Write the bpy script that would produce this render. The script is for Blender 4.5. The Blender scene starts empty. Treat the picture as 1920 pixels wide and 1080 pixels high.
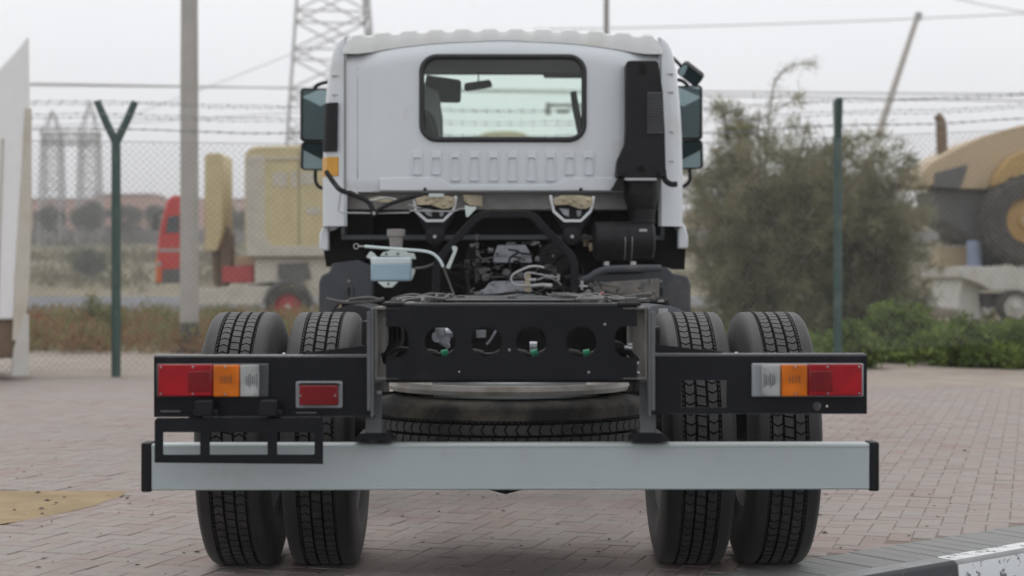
import bpy, bmesh, math, random
from mathutils import Vector, Matrix, noise
from mathutils.geometry import tessellate_polygon

R = math.radians
SC = bpy.context.scene
COL = SC.collection

# ---------------------------------------------------------------- camera, sky, sun, exposure
CAM_H = 1.10          # lens height above the paving
F = 3000.0            # focal length in pixels of the 1920 wide photograph
HOR = 537.0           # image row of the horizon
cam_d = bpy.data.cameras.new('camera')
cam = bpy.data.objects.new('camera', cam_d)
COL.objects.link(cam)
cam.location = (0, 0, CAM_H)
cam.rotation_euler = (R(90), 0, 0)
cam_d.sensor_width = 36.0
cam_d.lens = 36.0 * F / 1920.0
cam_d.shift_y = -(540 - HOR) / 1920.0
cam_d.clip_start = 0.1
cam_d.clip_end = 6000
cam_d.dof.use_dof = True
cam_d.dof.focus_distance = 6.5
cam_d.dof.aperture_fstop = 2.4
SC.camera = cam

world = bpy.data.worlds.new('World')
SC.world = world
world.use_nodes = True
nt = world.node_tree
nt.nodes.clear()
wo = nt.nodes.new('ShaderNodeOutputWorld')
bg = nt.nodes.new('ShaderNodeBackground')
sky = nt.nodes.new('ShaderNodeTexSky')
sky.sky_type = 'NISHITA'
sky.sun_disc = False
sky.sun_elevation = R(66)
sky.sun_rotation = R(-14)
sky.dust_density = 4.0
sky.air_density = 1.0
cloud = nt.nodes.new('ShaderNodeMix')
cloud.data_type = 'RGBA'
cloud.inputs[0].default_value = 0.90            # overcast: a closed white cloud deck in front of the clear sky
cloud.inputs[7].default_value = (9.2, 9.25, 9.5, 1)
nt.links.new(sky.outputs[0], cloud.inputs[6])
cn = nt.nodes.new('ShaderNodeTexNoise')
cn.inputs['Scale'].default_value = 2.2
cn.inputs['Detail'].default_value = 4
cr = nt.nodes.new('ShaderNodeValToRGB')
cr.color_ramp.elements[0].position, cr.color_ramp.elements[0].color = 0.3, (8.8, 8.9, 9.25, 1)
cr.color_ramp.elements[1].position, cr.color_ramp.elements[1].color = 0.7, (9.65, 9.6, 9.6, 1)
ctc = nt.nodes.new('ShaderNodeTexCoord')
nt.links.new(ctc.outputs['Generated'], cn.inputs['Vector'])
nt.links.new(cn.outputs['Fac'], cr.inputs[0])
nt.links.new(cr.outputs[0], cloud.inputs[7])
nt.links.new(cloud.outputs[2], bg.inputs[0])
bg.inputs[1].default_value = 0.10
nt.links.new(bg.outputs[0], wo.inputs[0])

sun_d = bpy.data.lights.new('sun', 'SUN')
sun_d.energy = 0.55
sun_d.angle = R(25)
sun_d.color = (1.0, 0.97, 0.92)
sun = bpy.data.objects.new('sun', sun_d)
COL.objects.link(sun)
sun.rotation_euler = (R(-24), 0, R(14))          # high, beyond the truck, so that its soft shadow falls towards the camera

SC.view_settings.view_transform = 'Standard'
SC.view_settings.look = 'None'
SC.view_settings.gamma = 1.0
SC.view_settings.exposure = 0.32
SC.view_settings.use_curve_mapping = False
try:
    SC.cycles.use_denoising = True
    SC.cycles.max_bounces = 8
    SC.cycles.transparent_max_bounces = 12
except Exception:
    pass

rng = random.Random(7)

# ---------------------------------------------------------------- materials
def node_mat(name):
    m = bpy.data.materials.new(name)
    m.use_nodes = True
    return m, m.node_tree, m.node_tree.nodes['Principled BSDF']

def rgba(c):
    return (c[0], c[1], c[2], 1.0)

def ramp(nt_, fac, stops):
    n = nt_.nodes.new('ShaderNodeValToRGB')
    while len(n.color_ramp.elements) < len(stops):
        n.color_ramp.elements.new(0.5)
    for e, (p, c) in zip(n.color_ramp.elements, stops):
        e.position = p
        e.color = rgba(c) if len(c) == 3 else c
    nt_.links.new(fac, n.inputs[0])
    return n.outputs[0]

def noise_tex(nt_, scale, detail=4, rough=0.55, vec=None):
    n = nt_.nodes.new('ShaderNodeTexNoise')
    n.inputs['Scale'].default_value = scale
    n.inputs['Detail'].default_value = detail
    n.inputs['Roughness'].default_value = rough
    if vec is not None:
        nt_.links.new(vec, n.inputs['Vector'])
    return n

def mixc(nt_, fac, a, b, blend='MIX'):
    n = nt_.nodes.new('ShaderNodeMix')
    n.data_type = 'RGBA'
    n.blend_type = blend
    for sock, v in ((n.inputs[0], fac), (n.inputs[6], a), (n.inputs[7], b)):
        if hasattr(v, 'is_linked'):
            nt_.links.new(v, sock)
        elif isinstance(v, (int, float)):
            sock.default_value = v
        else:
            sock.default_value = rgba(v)
    return n.outputs[2]

def pbr(name, col, rough=0.5, metal=0.0, var=0.15, scale=6.0, bump=0.0, bscale=60.0, dirt=None, damt=0.5,
        dscale=3.0, coat=0.0, spec=0.5, rvar=0.1, sheen=0.0):
    m, t, p = node_mat(name)
    tc = t.nodes.new('ShaderNodeTexCoord')
    v = tc.outputs['Object']
    n = noise_tex(t, scale, 5, 0.6, v)
    lo = tuple(c * (1 - var) for c in col)
    hi = tuple(min(1, c * (1 + var)) for c in col)
    base = ramp(t, n.outputs['Fac'], [(0.3, lo), (0.7, hi)])
    if dirt is not None:
        d = noise_tex(t, dscale, 8, 0.7, v)
        f = ramp(t, d.outputs['Fac'], [(0.62 - damt * 0.35, (0, 0, 0)), (0.85 - damt * 0.2, (1, 1, 1))])
        base = mixc(t, f, base, dirt)
    t.links.new(base, p.inputs['Base Color'])
    p.inputs['Metallic'].default_value = metal
    rn = noise_tex(t, scale * 2.3, 4, 0.6, v)
    mr = t.nodes.new('ShaderNodeMapRange')
    mr.inputs[3].default_value = max(0.02, rough - rvar)
    mr.inputs[4].default_value = min(1, rough + rvar)
    t.links.new(rn.outputs['Fac'], mr.inputs[0])
    t.links.new(mr.outputs[0], p.inputs['Roughness'])
    p.inputs['Coat Weight'].default_value = coat
    p.inputs['Coat Roughness'].default_value = 0.12
    p.inputs['Specular IOR Level'].default_value = spec
    p.inputs['Sheen Weight'].default_value = sheen
    p.inputs['Sheen Roughness'].default_value = 0.5
    if bump > 0:
        bn = noise_tex(t, bscale, 6, 0.6, v)
        b = t.nodes.new('ShaderNodeBump')
        b.inputs['Strength'].default_value = bump
        b.inputs['Distance'].default_value = 0.01
        t.links.new(bn.outputs['Fac'], b.inputs['Height'])
        t.links.new(b.outputs[0], p.inputs['Normal'])
    return m

def glass_mat(name, tint, gloss=0.08):
    m, t, p = node_mat(name)
    t.nodes.remove(p)
    out = t.nodes['Material Output']
    tr = t.nodes.new('ShaderNodeBsdfTransparent')
    tr.inputs[0].default_value = rgba(tint)
    gl = t.nodes.new('ShaderNodeBsdfGlossy')
    gl.inputs['Roughness'].default_value = 0.02
    fr = t.nodes.new('ShaderNodeFresnel')
    fr.inputs[0].default_value = 1.4
    mx = t.nodes.new('ShaderNodeMixShader')
    t.links.new(fr.outputs[0], mx.inputs[0])
    t.links.new(tr.outputs[0], mx.inputs[1])
    t.links.new(gl.outputs[0], mx.inputs[2])
    t.links.new(mx.outputs[0], out.inputs[0])
    return m

def lens_mat(name, col, flute=0.4, fscale=90):
    m, t, p = node_mat(name)
    tc = t.nodes.new('ShaderNodeTexCoord')
    w = t.nodes.new('ShaderNodeTexWave')
    w.bands_direction = 'X'
    w.inputs['Scale'].default_value = fscale
    t.links.new(tc.outputs['Object'], w.inputs['Vector'])
    n = noise_tex(t, 14, 3, 0.5, tc.outputs['Object'])
    base = ramp(t, n.outputs['Fac'], [(0.35, tuple(c * 0.7 for c in col)), (0.65, col)])
    t.links.new(base, p.inputs['Base Color'])
    b = t.nodes.new('ShaderNodeBump')
    b.inputs['Strength'].default_value = flute
    b.inputs['Distance'].default_value = 0.003
    t.links.new(w.outputs['Fac'], b.inputs['Height'])
    t.links.new(b.outputs[0], p.inputs['Normal'])
    p.inputs['Roughness'].default_value = 0.2
    p.inputs['Coat Weight'].default_value = 0.3
    p.inputs['Coat Roughness'].default_value = 0.05
    tr = t.nodes.new('ShaderNodeBsdfTransparent')
    tr.inputs[0].default_value = rgba(tuple(min(1.0, c ** 0.5 * 1.15) for c in col))
    mx = t.nodes.new('ShaderNodeMixShader')
    mx.inputs[0].default_value = 0.30
    t.links.new(p.outputs[0], mx.inputs[1])
    t.links.new(tr.outputs[0], mx.inputs[2])
    t.links.new(mx.outputs[0], t.nodes['Material Output'].inputs[0])
    return m

def leaf_mat(name, ca, cb, trans=0.3):
    m, t, p = node_mat(name)
    a = t.nodes.new('ShaderNodeAttribute')
    a.attribute_name = 'tint'
    c = ramp(t, a.outputs['Fac'], [(0.0, ca), (1.0, cb)])
    t.links.new(c, p.inputs['Base Color'])
    p.inputs['Roughness'].default_value = 0.65
    p.inputs['Specular IOR Level'].default_value = 0.25
    tl = t.nodes.new('ShaderNodeBsdfTranslucent')
    t.links.new(c, tl.inputs[0])
    mx = t.nodes.new('ShaderNodeMixShader')
    mx.inputs[0].default_value = trans
    out = t.nodes['Material Output']
    t.links.new(p.outputs[0], mx.inputs[1])
    t.links.new(tl.outputs[0], mx.inputs[2])
    t.links.new(mx.outputs[0], out.inputs[0])
    return m

M = {}
M['white'] = pbr('white_paint', (0.63, 0.668, 0.698), 0.32, var=0.025, scale=2.0, coat=0.5, dirt=(0.50, 0.49, 0.46), damt=0.2, dscale=2.6)
M['roofwhite'] = pbr('roof_white_paint', (0.64, 0.655, 0.645), 0.5, var=0.03, scale=3, dirt=(0.58, 0.55, 0.48), damt=0.25, dscale=4)
M['black'] = pbr('black_satin_paint', (0.0085, 0.009, 0.012), 0.40, var=0.25, scale=5, bump=0.03, bscale=150, dirt=(0.03, 0.028, 0.026), damt=0.16, dscale=6, spec=0.2)
M['blackedge'] = pbr('black_gloss_paint', (0.012, 0.013, 0.018), 0.28, var=0.2, spec=0.6)
M['plastic'] = pbr('black_plastic', (0.0095, 0.0095, 0.0115), 0.5, var=0.2, bump=0.05, bscale=300, dirt=(0.024, 0.022, 0.02), damt=0.2, spec=0.25)
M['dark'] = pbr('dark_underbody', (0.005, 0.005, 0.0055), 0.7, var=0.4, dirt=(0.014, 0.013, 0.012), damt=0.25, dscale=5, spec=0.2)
M['fender'] = pbr('slate_fender_plastic', (0.045, 0.05, 0.062), 0.6, var=0.15, dirt=(0.11, 0.10, 0.09), damt=0.3, dscale=5)
M['rubber'] = pbr('tyre_rubber', (0.0125, 0.0125, 0.0132), 0.58, var=0.25, scale=4, bump=0.15, bscale=120, dirt=(0.034, 0.032, 0.029), damt=0.36, dscale=3.5, spec=0.45, sheen=0.10)
M['rubberdusty'] = pbr('dusty_tyre_rubber', (0.06, 0.057, 0.052), 0.85, var=0.3, scale=4, bump=0.1, dirt=(0.12, 0.108, 0.09), damt=0.5, dscale=3, spec=0.2)
M['tread'] = pbr('tread_rubber', (0.015, 0.015, 0.016), 0.55, var=0.25, scale=30, dirt=(0.055, 0.052, 0.048), damt=0.35, dscale=8, spec=0.45, sheen=0.10)
M['groove'] = pbr('groove_rubber', (0.008, 0.008, 0.008), 0.9, var=0.2, spec=0.1)
M['barwhite'] = pbr('grey_white_bar_paint', (0.43, 0.475, 0.478), 0.35, var=0.045, scale=1.6, coat=0.2, dirt=(0.37, 0.385, 0.375), damt=0.14, dscale=9)
M['railgrey'] = pbr('dusty_rail_paint', (0.16, 0.15, 0.14), 0.65, var=0.3, scale=8, dirt=(0.24, 0.22, 0.19), damt=0.4)
M['brkgrey'] = pbr('bracket_grey', (0.10, 0.105, 0.11), 0.45, var=0.2, dirt=(0.2, 0.19, 0.17), damt=0.25)
M['silver'] = pbr('zinc_steel', (0.42, 0.43, 0.44), 0.4, metal=0.85, var=0.15, dirt=(0.25, 0.23, 0.2), damt=0.25)
M['alloy'] = pbr('cast_alloy', (0.36, 0.375, 0.41), 0.5, metal=0.55, var=0.2, scale=10, bump=0.15, bscale=90, dirt=(0.12, 0.11, 0.1), damt=0.4, dscale=9)
M['rimsilver'] = pbr('wheel_silver', (0.12, 0.125, 0.135), 0.5, metal=0.3, var=0.1, dirt=(0.3, 0.27, 0.23), damt=0.35, dscale=8)
M['zincyellow'] = pbr('yellow_zinc', (0.46, 0.40, 0.28), 0.5, metal=0.3, var=0.25, scale=14, dirt=(0.2, 0.17, 0.13), damt=0.3)
M['palegreen'] = pbr('pale_green_plate', (0.55, 0.62, 0.60), 0.45, var=0.1, dirt=(0.35, 0.35, 0.32), damt=0.2)
M['sill'] = pbr('grey_cab_sill', (0.33, 0.33, 0.325), 0.55, var=0.1, dirt=(0.22, 0.20, 0.18), damt=0.4, dscale=5)
M['tank'] = pbr('milky_reservoir_plastic', (0.60, 0.70, 0.72), 0.4, var=0.06)
M['tankblue'] = pbr('blue_washer_fluid', (0.29, 0.42, 0.50), 0.4, var=0.06)
M['capgrey'] = pbr('grey_cap_plastic', (0.24, 0.23, 0.22), 0.55, var=0.15, dirt=(0.34, 0.32, 0.29), damt=0.3)
M['green'] = pbr('green_clip_plastic', (0.02, 0.34, 0.17), 0.4, var=0.1)
M['orange'] = pbr('amber_reflector', (0.62, 0.30, 0.015), 0.3, var=0.1, scale=20, coat=0.3)
M['redlens'] = lens_mat('red_lens', (0.50, 0.005, 0.014), 0.25, 60)
M['redbright'] = lens_mat('bright_red_lens', (0.50, 0.008, 0.013), 0.3, 60)
M['reddark'] = lens_mat('dark_red_lens', (0.30, 0.004, 0.010), 0.3, 60)
M['amberlens'] = lens_mat('amber_lens', (1.0, 0.235, 0.004), 0.4, 80)
M['amberbright'] = lens_mat('bright_amber_lens', (0.95, 0.21, 0.003), 0.4, 80)
M['clearlens'] = lens_mat('clear_lens', (0.66, 0.67, 0.66), 0.7, 70)
M['reflector'] = pbr('bright_reflector', (0.85, 0.85, 0.85), 0.22, metal=0.9, var=0.05)
M['lampback'] = pbr('white_lamp_base', (0.62, 0.62, 0.6), 0.5, var=0.05)
M['housing'] = pbr('lamp_housing', (0.05, 0.053, 0.056), 0.45, var=0.15)
M['housinglight'] = pbr('grey_lamp_housing', (0.27, 0.29, 0.31), 0.4, var=0.1)
M['mirrorglass'] = pbr('mirror_glass', (0.34, 0.44, 0.45), 0.04, metal=1.0, var=0.03, rvar=0.02)
M['doorglass'] = pbr('dark_door_glass', (0.02, 0.035, 0.037), 0.06, var=0.1, rvar=0.03, spec=0.6)
M['glass'] = glass_mat('green_tint_glass', (0.945, 0.985, 0.962))
M['interior'] = pbr('grey_headliner', (0.20, 0.225, 0.245), 0.85, var=0.08, scale=20)
M['interiordark'] = pbr('dark_trim', (0.05, 0.056, 0.062), 0.75, var=0.1)
M['seat'] = pbr('pale_seat_fabric', (0.36, 0.38, 0.37), 0.9, var=0.08, scale=30)
M['wire'] = pbr('grey_wire', (0.085, 0.082, 0.08), 0.6, var=0.3, scale=20)
M['seal'] = pbr('rubber_seal', (0.018, 0.018, 0.021), 0.5, var=0.15)

# ---------------------------------------------------------------- mesh builder
class MB:
    def __init__(s):
        s.v = []; s.f = []; s.mi = []; s.cur = 0; s.pieces = []

    def add(s, verts, faces):
        o = len(s.v)
        s.pieces.append((verts, faces))
        s.v.extend([tuple(v) for v in verts])
        for f in faces:
            s.f.append(tuple(i + o for i in f)); s.mi.append(s.cur)
        return s

    def box(s, x0, x1, y0, y1, z0, z1, rot=None, piv=None):
        vs = [Vector((x, y, z)) for x in (x0, x1) for y in (y0, y1) for z in (z0, z1)]
        if rot is not None:
            c = Vector(piv) if piv is not None else Vector(((x0 + x1) / 2, (y0 + y1) / 2, (z0 + z1) / 2))
            vs = [rot @ (v - c) + c for v in vs]
        return s.add(vs, [(0, 1, 3, 2), (4, 6, 7, 5), (0, 4, 5, 1), (2, 3, 7, 6), (0, 2, 6, 4), (1, 5, 7, 3)])

    def plate(s, outer, y0, y1, holes=(), xf=None):
        """outline in x,z (with holes), given a thickness along y"""
        loops = [list(outer)] + [list(h) for h in holes]
        flat = [p for l in loops for p in l]
        tris = tessellate_polygon([[Vector((p[0], p[1], 0)) for p in l] for l in loops])
        n = len(flat)
        vs = [Vector((p[0], y0, p[1])) for p in flat] + [Vector((p[0], y1, p[1])) for p in flat]
        if xf is not None:
            vs = [xf @ v for v in vs]
        fs = [tuple(t) for t in tris] + [tuple(i + n for i in reversed(t)) for t in tris]
        k = 0
        for l in loops:
            m = len(l)
            for i in range(m):
                a, b = k + i, k + (i + 1) % m
                fs.append((a, b, b + n, a + n))
            k += m
        return s.add(vs, fs)

    def tube(s, path, r, n=8, cap=True, flat=1.0):
        path = [Vector(p) for p in path]
        if not isinstance(r, (list, tuple)):
            r = [r] * len(path)
        vs = []; fs = []
        prev = None
        for i, p in enumerate(path):
            d = (path[min(i + 1, len(path) - 1)] - path[max(i - 1, 0)])
            d = d.normalized() if d.length > 1e-9 else Vector((0, 0, 1))
            if prev is None:
                up = Vector((0, 0, 1)) if abs(d.z) < 0.9 else Vector((0, 1, 0))
                a = d.cross(up).normalized()
            else:
                a = (prev - d * prev.dot(d))
                a = a.normalized() if a.length > 1e-6 else d.orthogonal().normalized()
            prev = a
            b = d.cross(a).normalized()
            for k in range(n):
                t = 2 * math.pi * (k + 0.5) / n
                vs.append(p + a * (math.cos(t) * r[i]) + b * (math.sin(t) * r[i] * flat))
        for i in range(len(path) - 1):
            for k in range(n):
                k2 = (k + 1) % n
                fs.append((i * n + k, i * n + k2, (i + 1) * n + k2, (i + 1) * n + k))
        if cap:
            fs.append(tuple(range(n - 1, -1, -1)))
            fs.append(tuple((len(path) - 1) * n + k for k in range(n)))
        return s.add(vs, fs)

    def lathe(s, prof, c=(0, 0, 0), axis='x', n=32, closed=False):
        c = Vector(c); vs = []; fs = []
        for a, r in prof:
            for k in range(n):
                t = 2 * math.pi * k / n
                u, w = r * math.cos(t), r * math.sin(t)
                vs.append(c + Vector({'x': (a, u, w), 'y': (u, a, w), 'z': (u, w, a)}[axis]))
        m = len(prof)
        for i in range(m if closed else m - 1):
            j = (i + 1) % m
            for k in range(n):
                k2 = (k + 1) % n
                fs.append((i * n + k, i * n + k2, j * n + k2, j * n + k))
        if not closed:
            fs.append(tuple(range(n))); fs.append(tuple((m - 1) * n + k for k in range(n - 1, -1, -1)))
        return s.add(vs, fs)

    def grid(s, rows):
        nr, nc = len(rows), len(rows[0])
        vs = [v for r in rows for v in r]
        fs = [(i * nc + j, i * nc + j + 1, (i + 1) * nc + j + 1, (i + 1) * nc + j) for i in range(nr - 1) for j in range(nc - 1)]
        return s.add(vs, fs)

    def mesh(s, name, mats, smooth=35, recalc=True):
        me = bpy.data.meshes.new(name)
        me.from_pydata(s.v, [], s.f)
        if not isinstance(mats, (list, tuple)):
            mats = [mats]
        for m in mats:
            me.materials.append(m)
        if len(mats) > 1:
            me.polygons.foreach_set('material_index', s.mi)
        if recalc:
            bm = bmesh.new(); bm.from_mesh(me)
            bmesh.ops.recalc_face_normals(bm, faces=bm.faces)
            bm.to_mesh(me); bm.free()
        if smooth:
            me.polygons.foreach_set('use_smooth', [True] * len(me.polygons))
            me.update()
            me.set_sharp_from_angle(angle=R(smooth))
        me.update()
        return me

    def build(s, name, mats, parent=None, smooth=35, bevel=0.0, seg=2, recalc=True, loc=None):
        me = s.mesh(name, mats, smooth, recalc)
        return link(name, me, parent, bevel, seg, loc)

def each(mb, name, mat, parent=None, **k):
    """every shape collected in the builder becomes an object of its own"""
    out = []
    for vs, fs in mb.pieces:
        q = MB(); q.add(vs, fs); out.append(q.build(name, mat, parent, **k))
    return out

def link(name, me, parent=None, bevel=0.0, seg=2, loc=None):
    o = bpy.data.objects.new(name, me)
    COL.objects.link(o)
    if parent is not None:
        o.parent = parent
    if loc is not None:
        o.location = loc
    if bevel > 0:
        b = o.modifiers.new('bevel', 'BEVEL')
        b.width = bevel; b.segments = seg; b.limit_method = 'ANGLE'; b.angle_limit = R(40)
        b.harden_normals = False
    return o

def tag(o, label=None, cat=None, group=None, kind=None):
    if label: o['label'] = label
    if cat: o['category'] = cat
    if group: o['group'] = group
    if kind: o['kind'] = kind
    return o

def empty(name, loc=(0, 0, 0), rz=0.0, label=None, cat=None, group=None):
    o = bpy.data.objects.new(name, None)
    COL.objects.link(o)
    o.location = loc; o.rotation_euler = (0, 0, rz)
    o.empty_display_size = 0.3
    return tag(o, label, cat, group)

def copy_part(o, parent, loc=None, rot=None):
    c = o.copy(); COL.objects.link(c); c.parent = parent
    if loc is not None: c.location = loc
    if rot is not None: c.rotation_euler = rot
    for ch in list(o.children):
        copy_part(ch, c)
    return c

def smooth_path(pts, k=6):
    pts = [Vector(p) for p in pts]
    out = []
    n = len(pts)
    for i in range(n - 1):
        p0, p1, p2, p3 = pts[max(i - 1, 0)], pts[i], pts[i + 1], pts[min(i + 2, n - 1)]
        for j in range(k):
            t = j / k
            out.append(0.5 * ((2 * p1) + (p2 - p0) * t + (2 * p0 - 5 * p1 + 4 * p2 - p3) * t * t + (3 * p1 - p0 - 3 * p2 + p3) * t ** 3))
    out.append(pts[-1])
    return out

def rrect(x0, x1, z0, z1, r, n=6):
    pts = []
    for cx, cz, a0 in ((x1 - r, z1 - r, 0), (x0 + r, z1 - r, 90), (x0 + r, z0 + r, 180), (x1 - r, z0 + r, 270)):
        for i in range(n + 1):
            a = R(a0 + 90 * i / n)
            pts.append((cx + r * math.cos(a), cz + r * math.sin(a)))
    return pts

def circ(cx, cz, r, n=24):
    return [(cx + r * math.cos(2 * math.pi * i / n), cz + r * math.sin(2 * math.pi * i / n)) for i in range(n)]

def W(px, py, Y):
    """a photograph pixel at depth Y, as world x and z"""
    return ((px - 960) / F * Y, CAM_H - (py - HOR) / F * Y)

def gy(py):
    """depth at which the ground shows on this image row"""
    return F * CAM_H / (py - HOR)

# ================================================================ SETTING
# ---- ground
M['ground'] = None
m, t, p = node_mat('field_soil')
geo = t.nodes.new('ShaderNodeNewGeometry')
n1 = noise_tex(t, 0.06, 6, 0.6, geo.outputs['Position'])
n2 = noise_tex(t, 1.3, 6, 0.7, geo.outputs['Position'])
c1 = ramp(t, n1.outputs['Fac'], [(0.35, (0.26, 0.20, 0.125)), (0.52, (0.14, 0.135, 0.07)), (0.68, (0.30, 0.235, 0.155))])
c2 = ramp(t, n2.outputs['Fac'], [(0.3, (0.115, 0.115, 0.05)), (0.7, (0.27, 0.215, 0.14))])
t.links.new(mixc(t, 0.45, c1, c2), p.inputs['Base Color'])
p.inputs['Roughness'].default_value = 0.95
M['ground'] = m
b = MB()
xs = [-1200, -600, -120, -30, 30, 120, 600, 1200]
ys = [-300, -40, 13.0, 13.2, 30, 60, 120, 186, 200, 220, 250, 285, 300, 340, 500, 900, 1500]
def gz(y):
    if y < 13.1: return -0.20
    if y < 186: return -0.035
    return -0.035 + 9.3 * min(1, (y - 186) / 114) ** 0.9     # the embankment beyond the road
b.grid([[Vector((x, y, gz(y))) for x in xs] for y in ys])
tag(b.build('ground', M['ground'], smooth=0, recalc=False), kind='structure')

# ---- sandy verge behind the paving
M['sand'] = pbr('pale_sand', (0.315, 0.27, 0.232), 0.95, var=0.2, scale=1.6, bump=0.6, bscale=25, dirt=(0.24, 0.195, 0.155), damt=0.4, dscale=0.9)
M['pitsand'] = pbr('ochre_sand', (0.37, 0.285, 0.175), 0.95, var=0.22, scale=7, bump=1.0, bscale=45, dirt=(0.25, 0.195, 0.13), damt=0.55, dscale=3.5, spec=0.1)
b = MB()
def vedge(x): return 18.35 - x * 0.18          # far edge of the paving
rows = []
for i in range(9):
    f = i / 8
    rows.append([Vector((x, vedge(x) + f * (27.5 - vedge(x)), -0.008 - 0.012 * f + 0.012 * noise.noise((x * 0.9, f * 7, 2)) * min(1, f * 6))) for x in [-14 + k * 0.5 for k in range(57)]])
b.grid(rows)
tag(b.build('sand_verge', M['sand'], recalc=False), kind='structure')

# ---- far road
M['asphalt'] = pbr('grey_asphalt', (0.115, 0.12, 0.13), 0.85, var=0.12, scale=0.8, bump=0.2, bscale=80)
b = MB()
b.add([(-600, 70, -0.02), (600, 66, -0.02), (600, 184, -0.02), (-600, 184, -0.02)], [(0, 1, 2, 3)])
tag(b.build('far_road', M['asphalt'], smooth=0, recalc=False), kind='structure')
b = MB()
b.add([(-60, -60, -0.15), (60, -60, -0.15), (60, 40 * 0.2, -0.15), (-60, 8.0, -0.15)], [(0, 1, 2, 3)])
tag(b.build('near_road', M['asphalt'], smooth=0, recalc=False), kind='structure')

# ---- paving: bed, herringbone pavers, grey border, kerb
CURVE = smooth_path([(-9, 3.6, 0), (-5, 4.05, 0), (-2, 4.75, 0), (-0.3, 5.45, 0), (0.7, 6.06, 0), (1.153, 6.41, 0), (1.685, 6.83, 0),
                     (2.357, 7.37, 0), (3.2, 8.05, 0), (4.4, 9.1, 0), (6.0, 10.8, 0), (8.0, 13.2, 0)], 14)
def offset_curve(cv, d):
    out = []
    for i, q in enumerate(cv):
        tt = (cv[min(i + 1, len(cv) - 1)] - cv[max(i - 1, 0)]).normalized()
        out.append(q + Vector((tt.y, -tt.x, 0)) * d)
    return out
def side_of(x, y):
    """>0 on the paved side of the border line"""
    best = 1e9; sgn = 1
    for i in range(len(CURVE) - 1):
        a, c = CURVE[i], CURVE[i + 1]
        d = c - a
        u = max(0, min(1, ((x - a.x) * d.x + (y - a.y) * d.y) / d.length_squared))
        q = a + d * u
        dd = (x - q.x) ** 2 + (y - q.y) ** 2
        if dd < best:
            best = dd
            sgn = (x - a.x) * -d.y + (y - a.y) * d.x
    return math.copysign(math.sqrt(best), sgn)

m, t, p = node_mat('paver_concrete')
oi = t.nodes.new('ShaderNodeObjectInfo')
at_ = t.nodes.new('ShaderNodeAttribute'); at_.attribute_name = 'tint'
ad = t.nodes.new('ShaderNodeMath'); ad.operation = 'ADD'
t.links.new(oi.outputs['Random'], ad.inputs[0]); t.links.new(at_.outputs['Fac'], ad.inputs[1])
fr = t.nodes.new('ShaderNodeMath'); fr.operation = 'FRACT'
t.links.new(ad.outputs[0], fr.inputs[0])
geo = t.nodes.new('ShaderNodeNewGeometry')
tone = ramp(t, fr.outputs[0], [(0.0, (0.295, 0.236, 0.220)), (0.3, (0.325, 0.274, 0.256)), (0.6, (0.335, 0.293, 0.274)), (0.85, (0.305, 0.280, 0.266)), (1.0, (0.312, 0.246, 0.229))])
big = noise_tex(t, 0.55, 5, 0.6, geo.outputs['Position'])
grey = ramp(t, big.outputs['Fac'], [(0.38, (0, 0, 0)), (0.66, (0.75, 0.75, 0.75))])
tone = mixc(t, grey, tone, (0.318, 0.298, 0.282))
fine = noise_tex(t, 35, 7, 0.75, geo.outputs['Position'])
tone = mixc(t, 0.55, tone, ramp(t, fine.outputs['Fac'], [(0.25, (0.40, 0.395, 0.39)), (0.75, (0.60, 0.595, 0.59))]), 'OVERLAY')
stain = noise_tex(t, 2.1, 8, 0.75, geo.outputs['Position'])
sf = ramp(t, stain.outputs['Fac'], [(0.55, (0, 0, 0)), (0.8, (0.55, 0.55, 0.55))])
tone = mixc(t, sf, tone, (0.215, 0.196, 0.18))
t.links.new(tone, p.inputs['Base Color'])
p.inputs['Roughness'].default_value = 0.85
p.inputs['Specular IOR Level'].default_value = 0.12
bp = t.nodes.new('ShaderNodeBump'); bp.inputs['Strength'].default_value = 0.35; bp.inputs['Distance'].default_value = 0.004
t.links.new(fine.outputs['Fac'], bp.inputs['Height']); t.links.new(bp.outputs[0], p.inputs['Normal'])
M['paver'] = m
M['greypaver'] = pbr('grey_paver', (0.235, 0.24, 0.235), 0.85, var=0.12, scale=7, bump=0.35, bscale=90, dirt=(0.19, 0.18, 0.16), damt=0.35, dscale=3)
M['joint'] = pbr('joint_sand', (0.20, 0.165, 0.135), 0.95, var=0.25, scale=9)

pavement = None
b = MB()
kb = [q for q in offset_curve(CURVE, 0.38)]
poly = [(q.x, q.y) for q in kb if -9 <= q.x <= 8.2] + [(8.2, vedge(8.2) + 0.02), (-10, vedge(-10) + 0.02)]
tri = tessellate_polygon([[Vector((a_, c_, 0)) for a_, c_ in poly]])
n = len(poly)
b.add([(x, y, -0.0045) for x, y in poly] + [(x, y, -0.3) for x, y in poly],
      [tuple(q) for q in tri] + [(i, (i + 1) % n, (i + 1) % n + n, i + n) for i in range(n)])
pavement = tag(b.build('pavement', M['joint'], smooth=0), kind='structure')

def paver_geo(L, Wd, H=0.075, ch=0.0035, gap=0.0030):
    hx, hy = L / 2 - gap / 2, Wd / 2 - gap / 2
    vs = []
    for (sx, sy) in ((-1, -1), (1, -1), (1, 1), (-1, 1)):
        vs.append((sx * (hx - ch), sy * (hy - ch), 0))
    for (sx, sy) in ((-1, -1), (1, -1), (1, 1), (-1, 1)):
        vs.append((sx * hx, sy * hy, -ch))
    for (sx, sy) in ((-1, -1), (1, -1), (1, 1), (-1, 1)):
        vs.append((sx * hx, sy * hy, -H))
    fs = [(0, 1, 2, 3)]
    for i in range(4):
        j = (i + 1) % 4
        fs += [(i + 4, j + 4, j, i), (i + 8, j + 8, j + 4, i + 4)]
    return vs, fs

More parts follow.
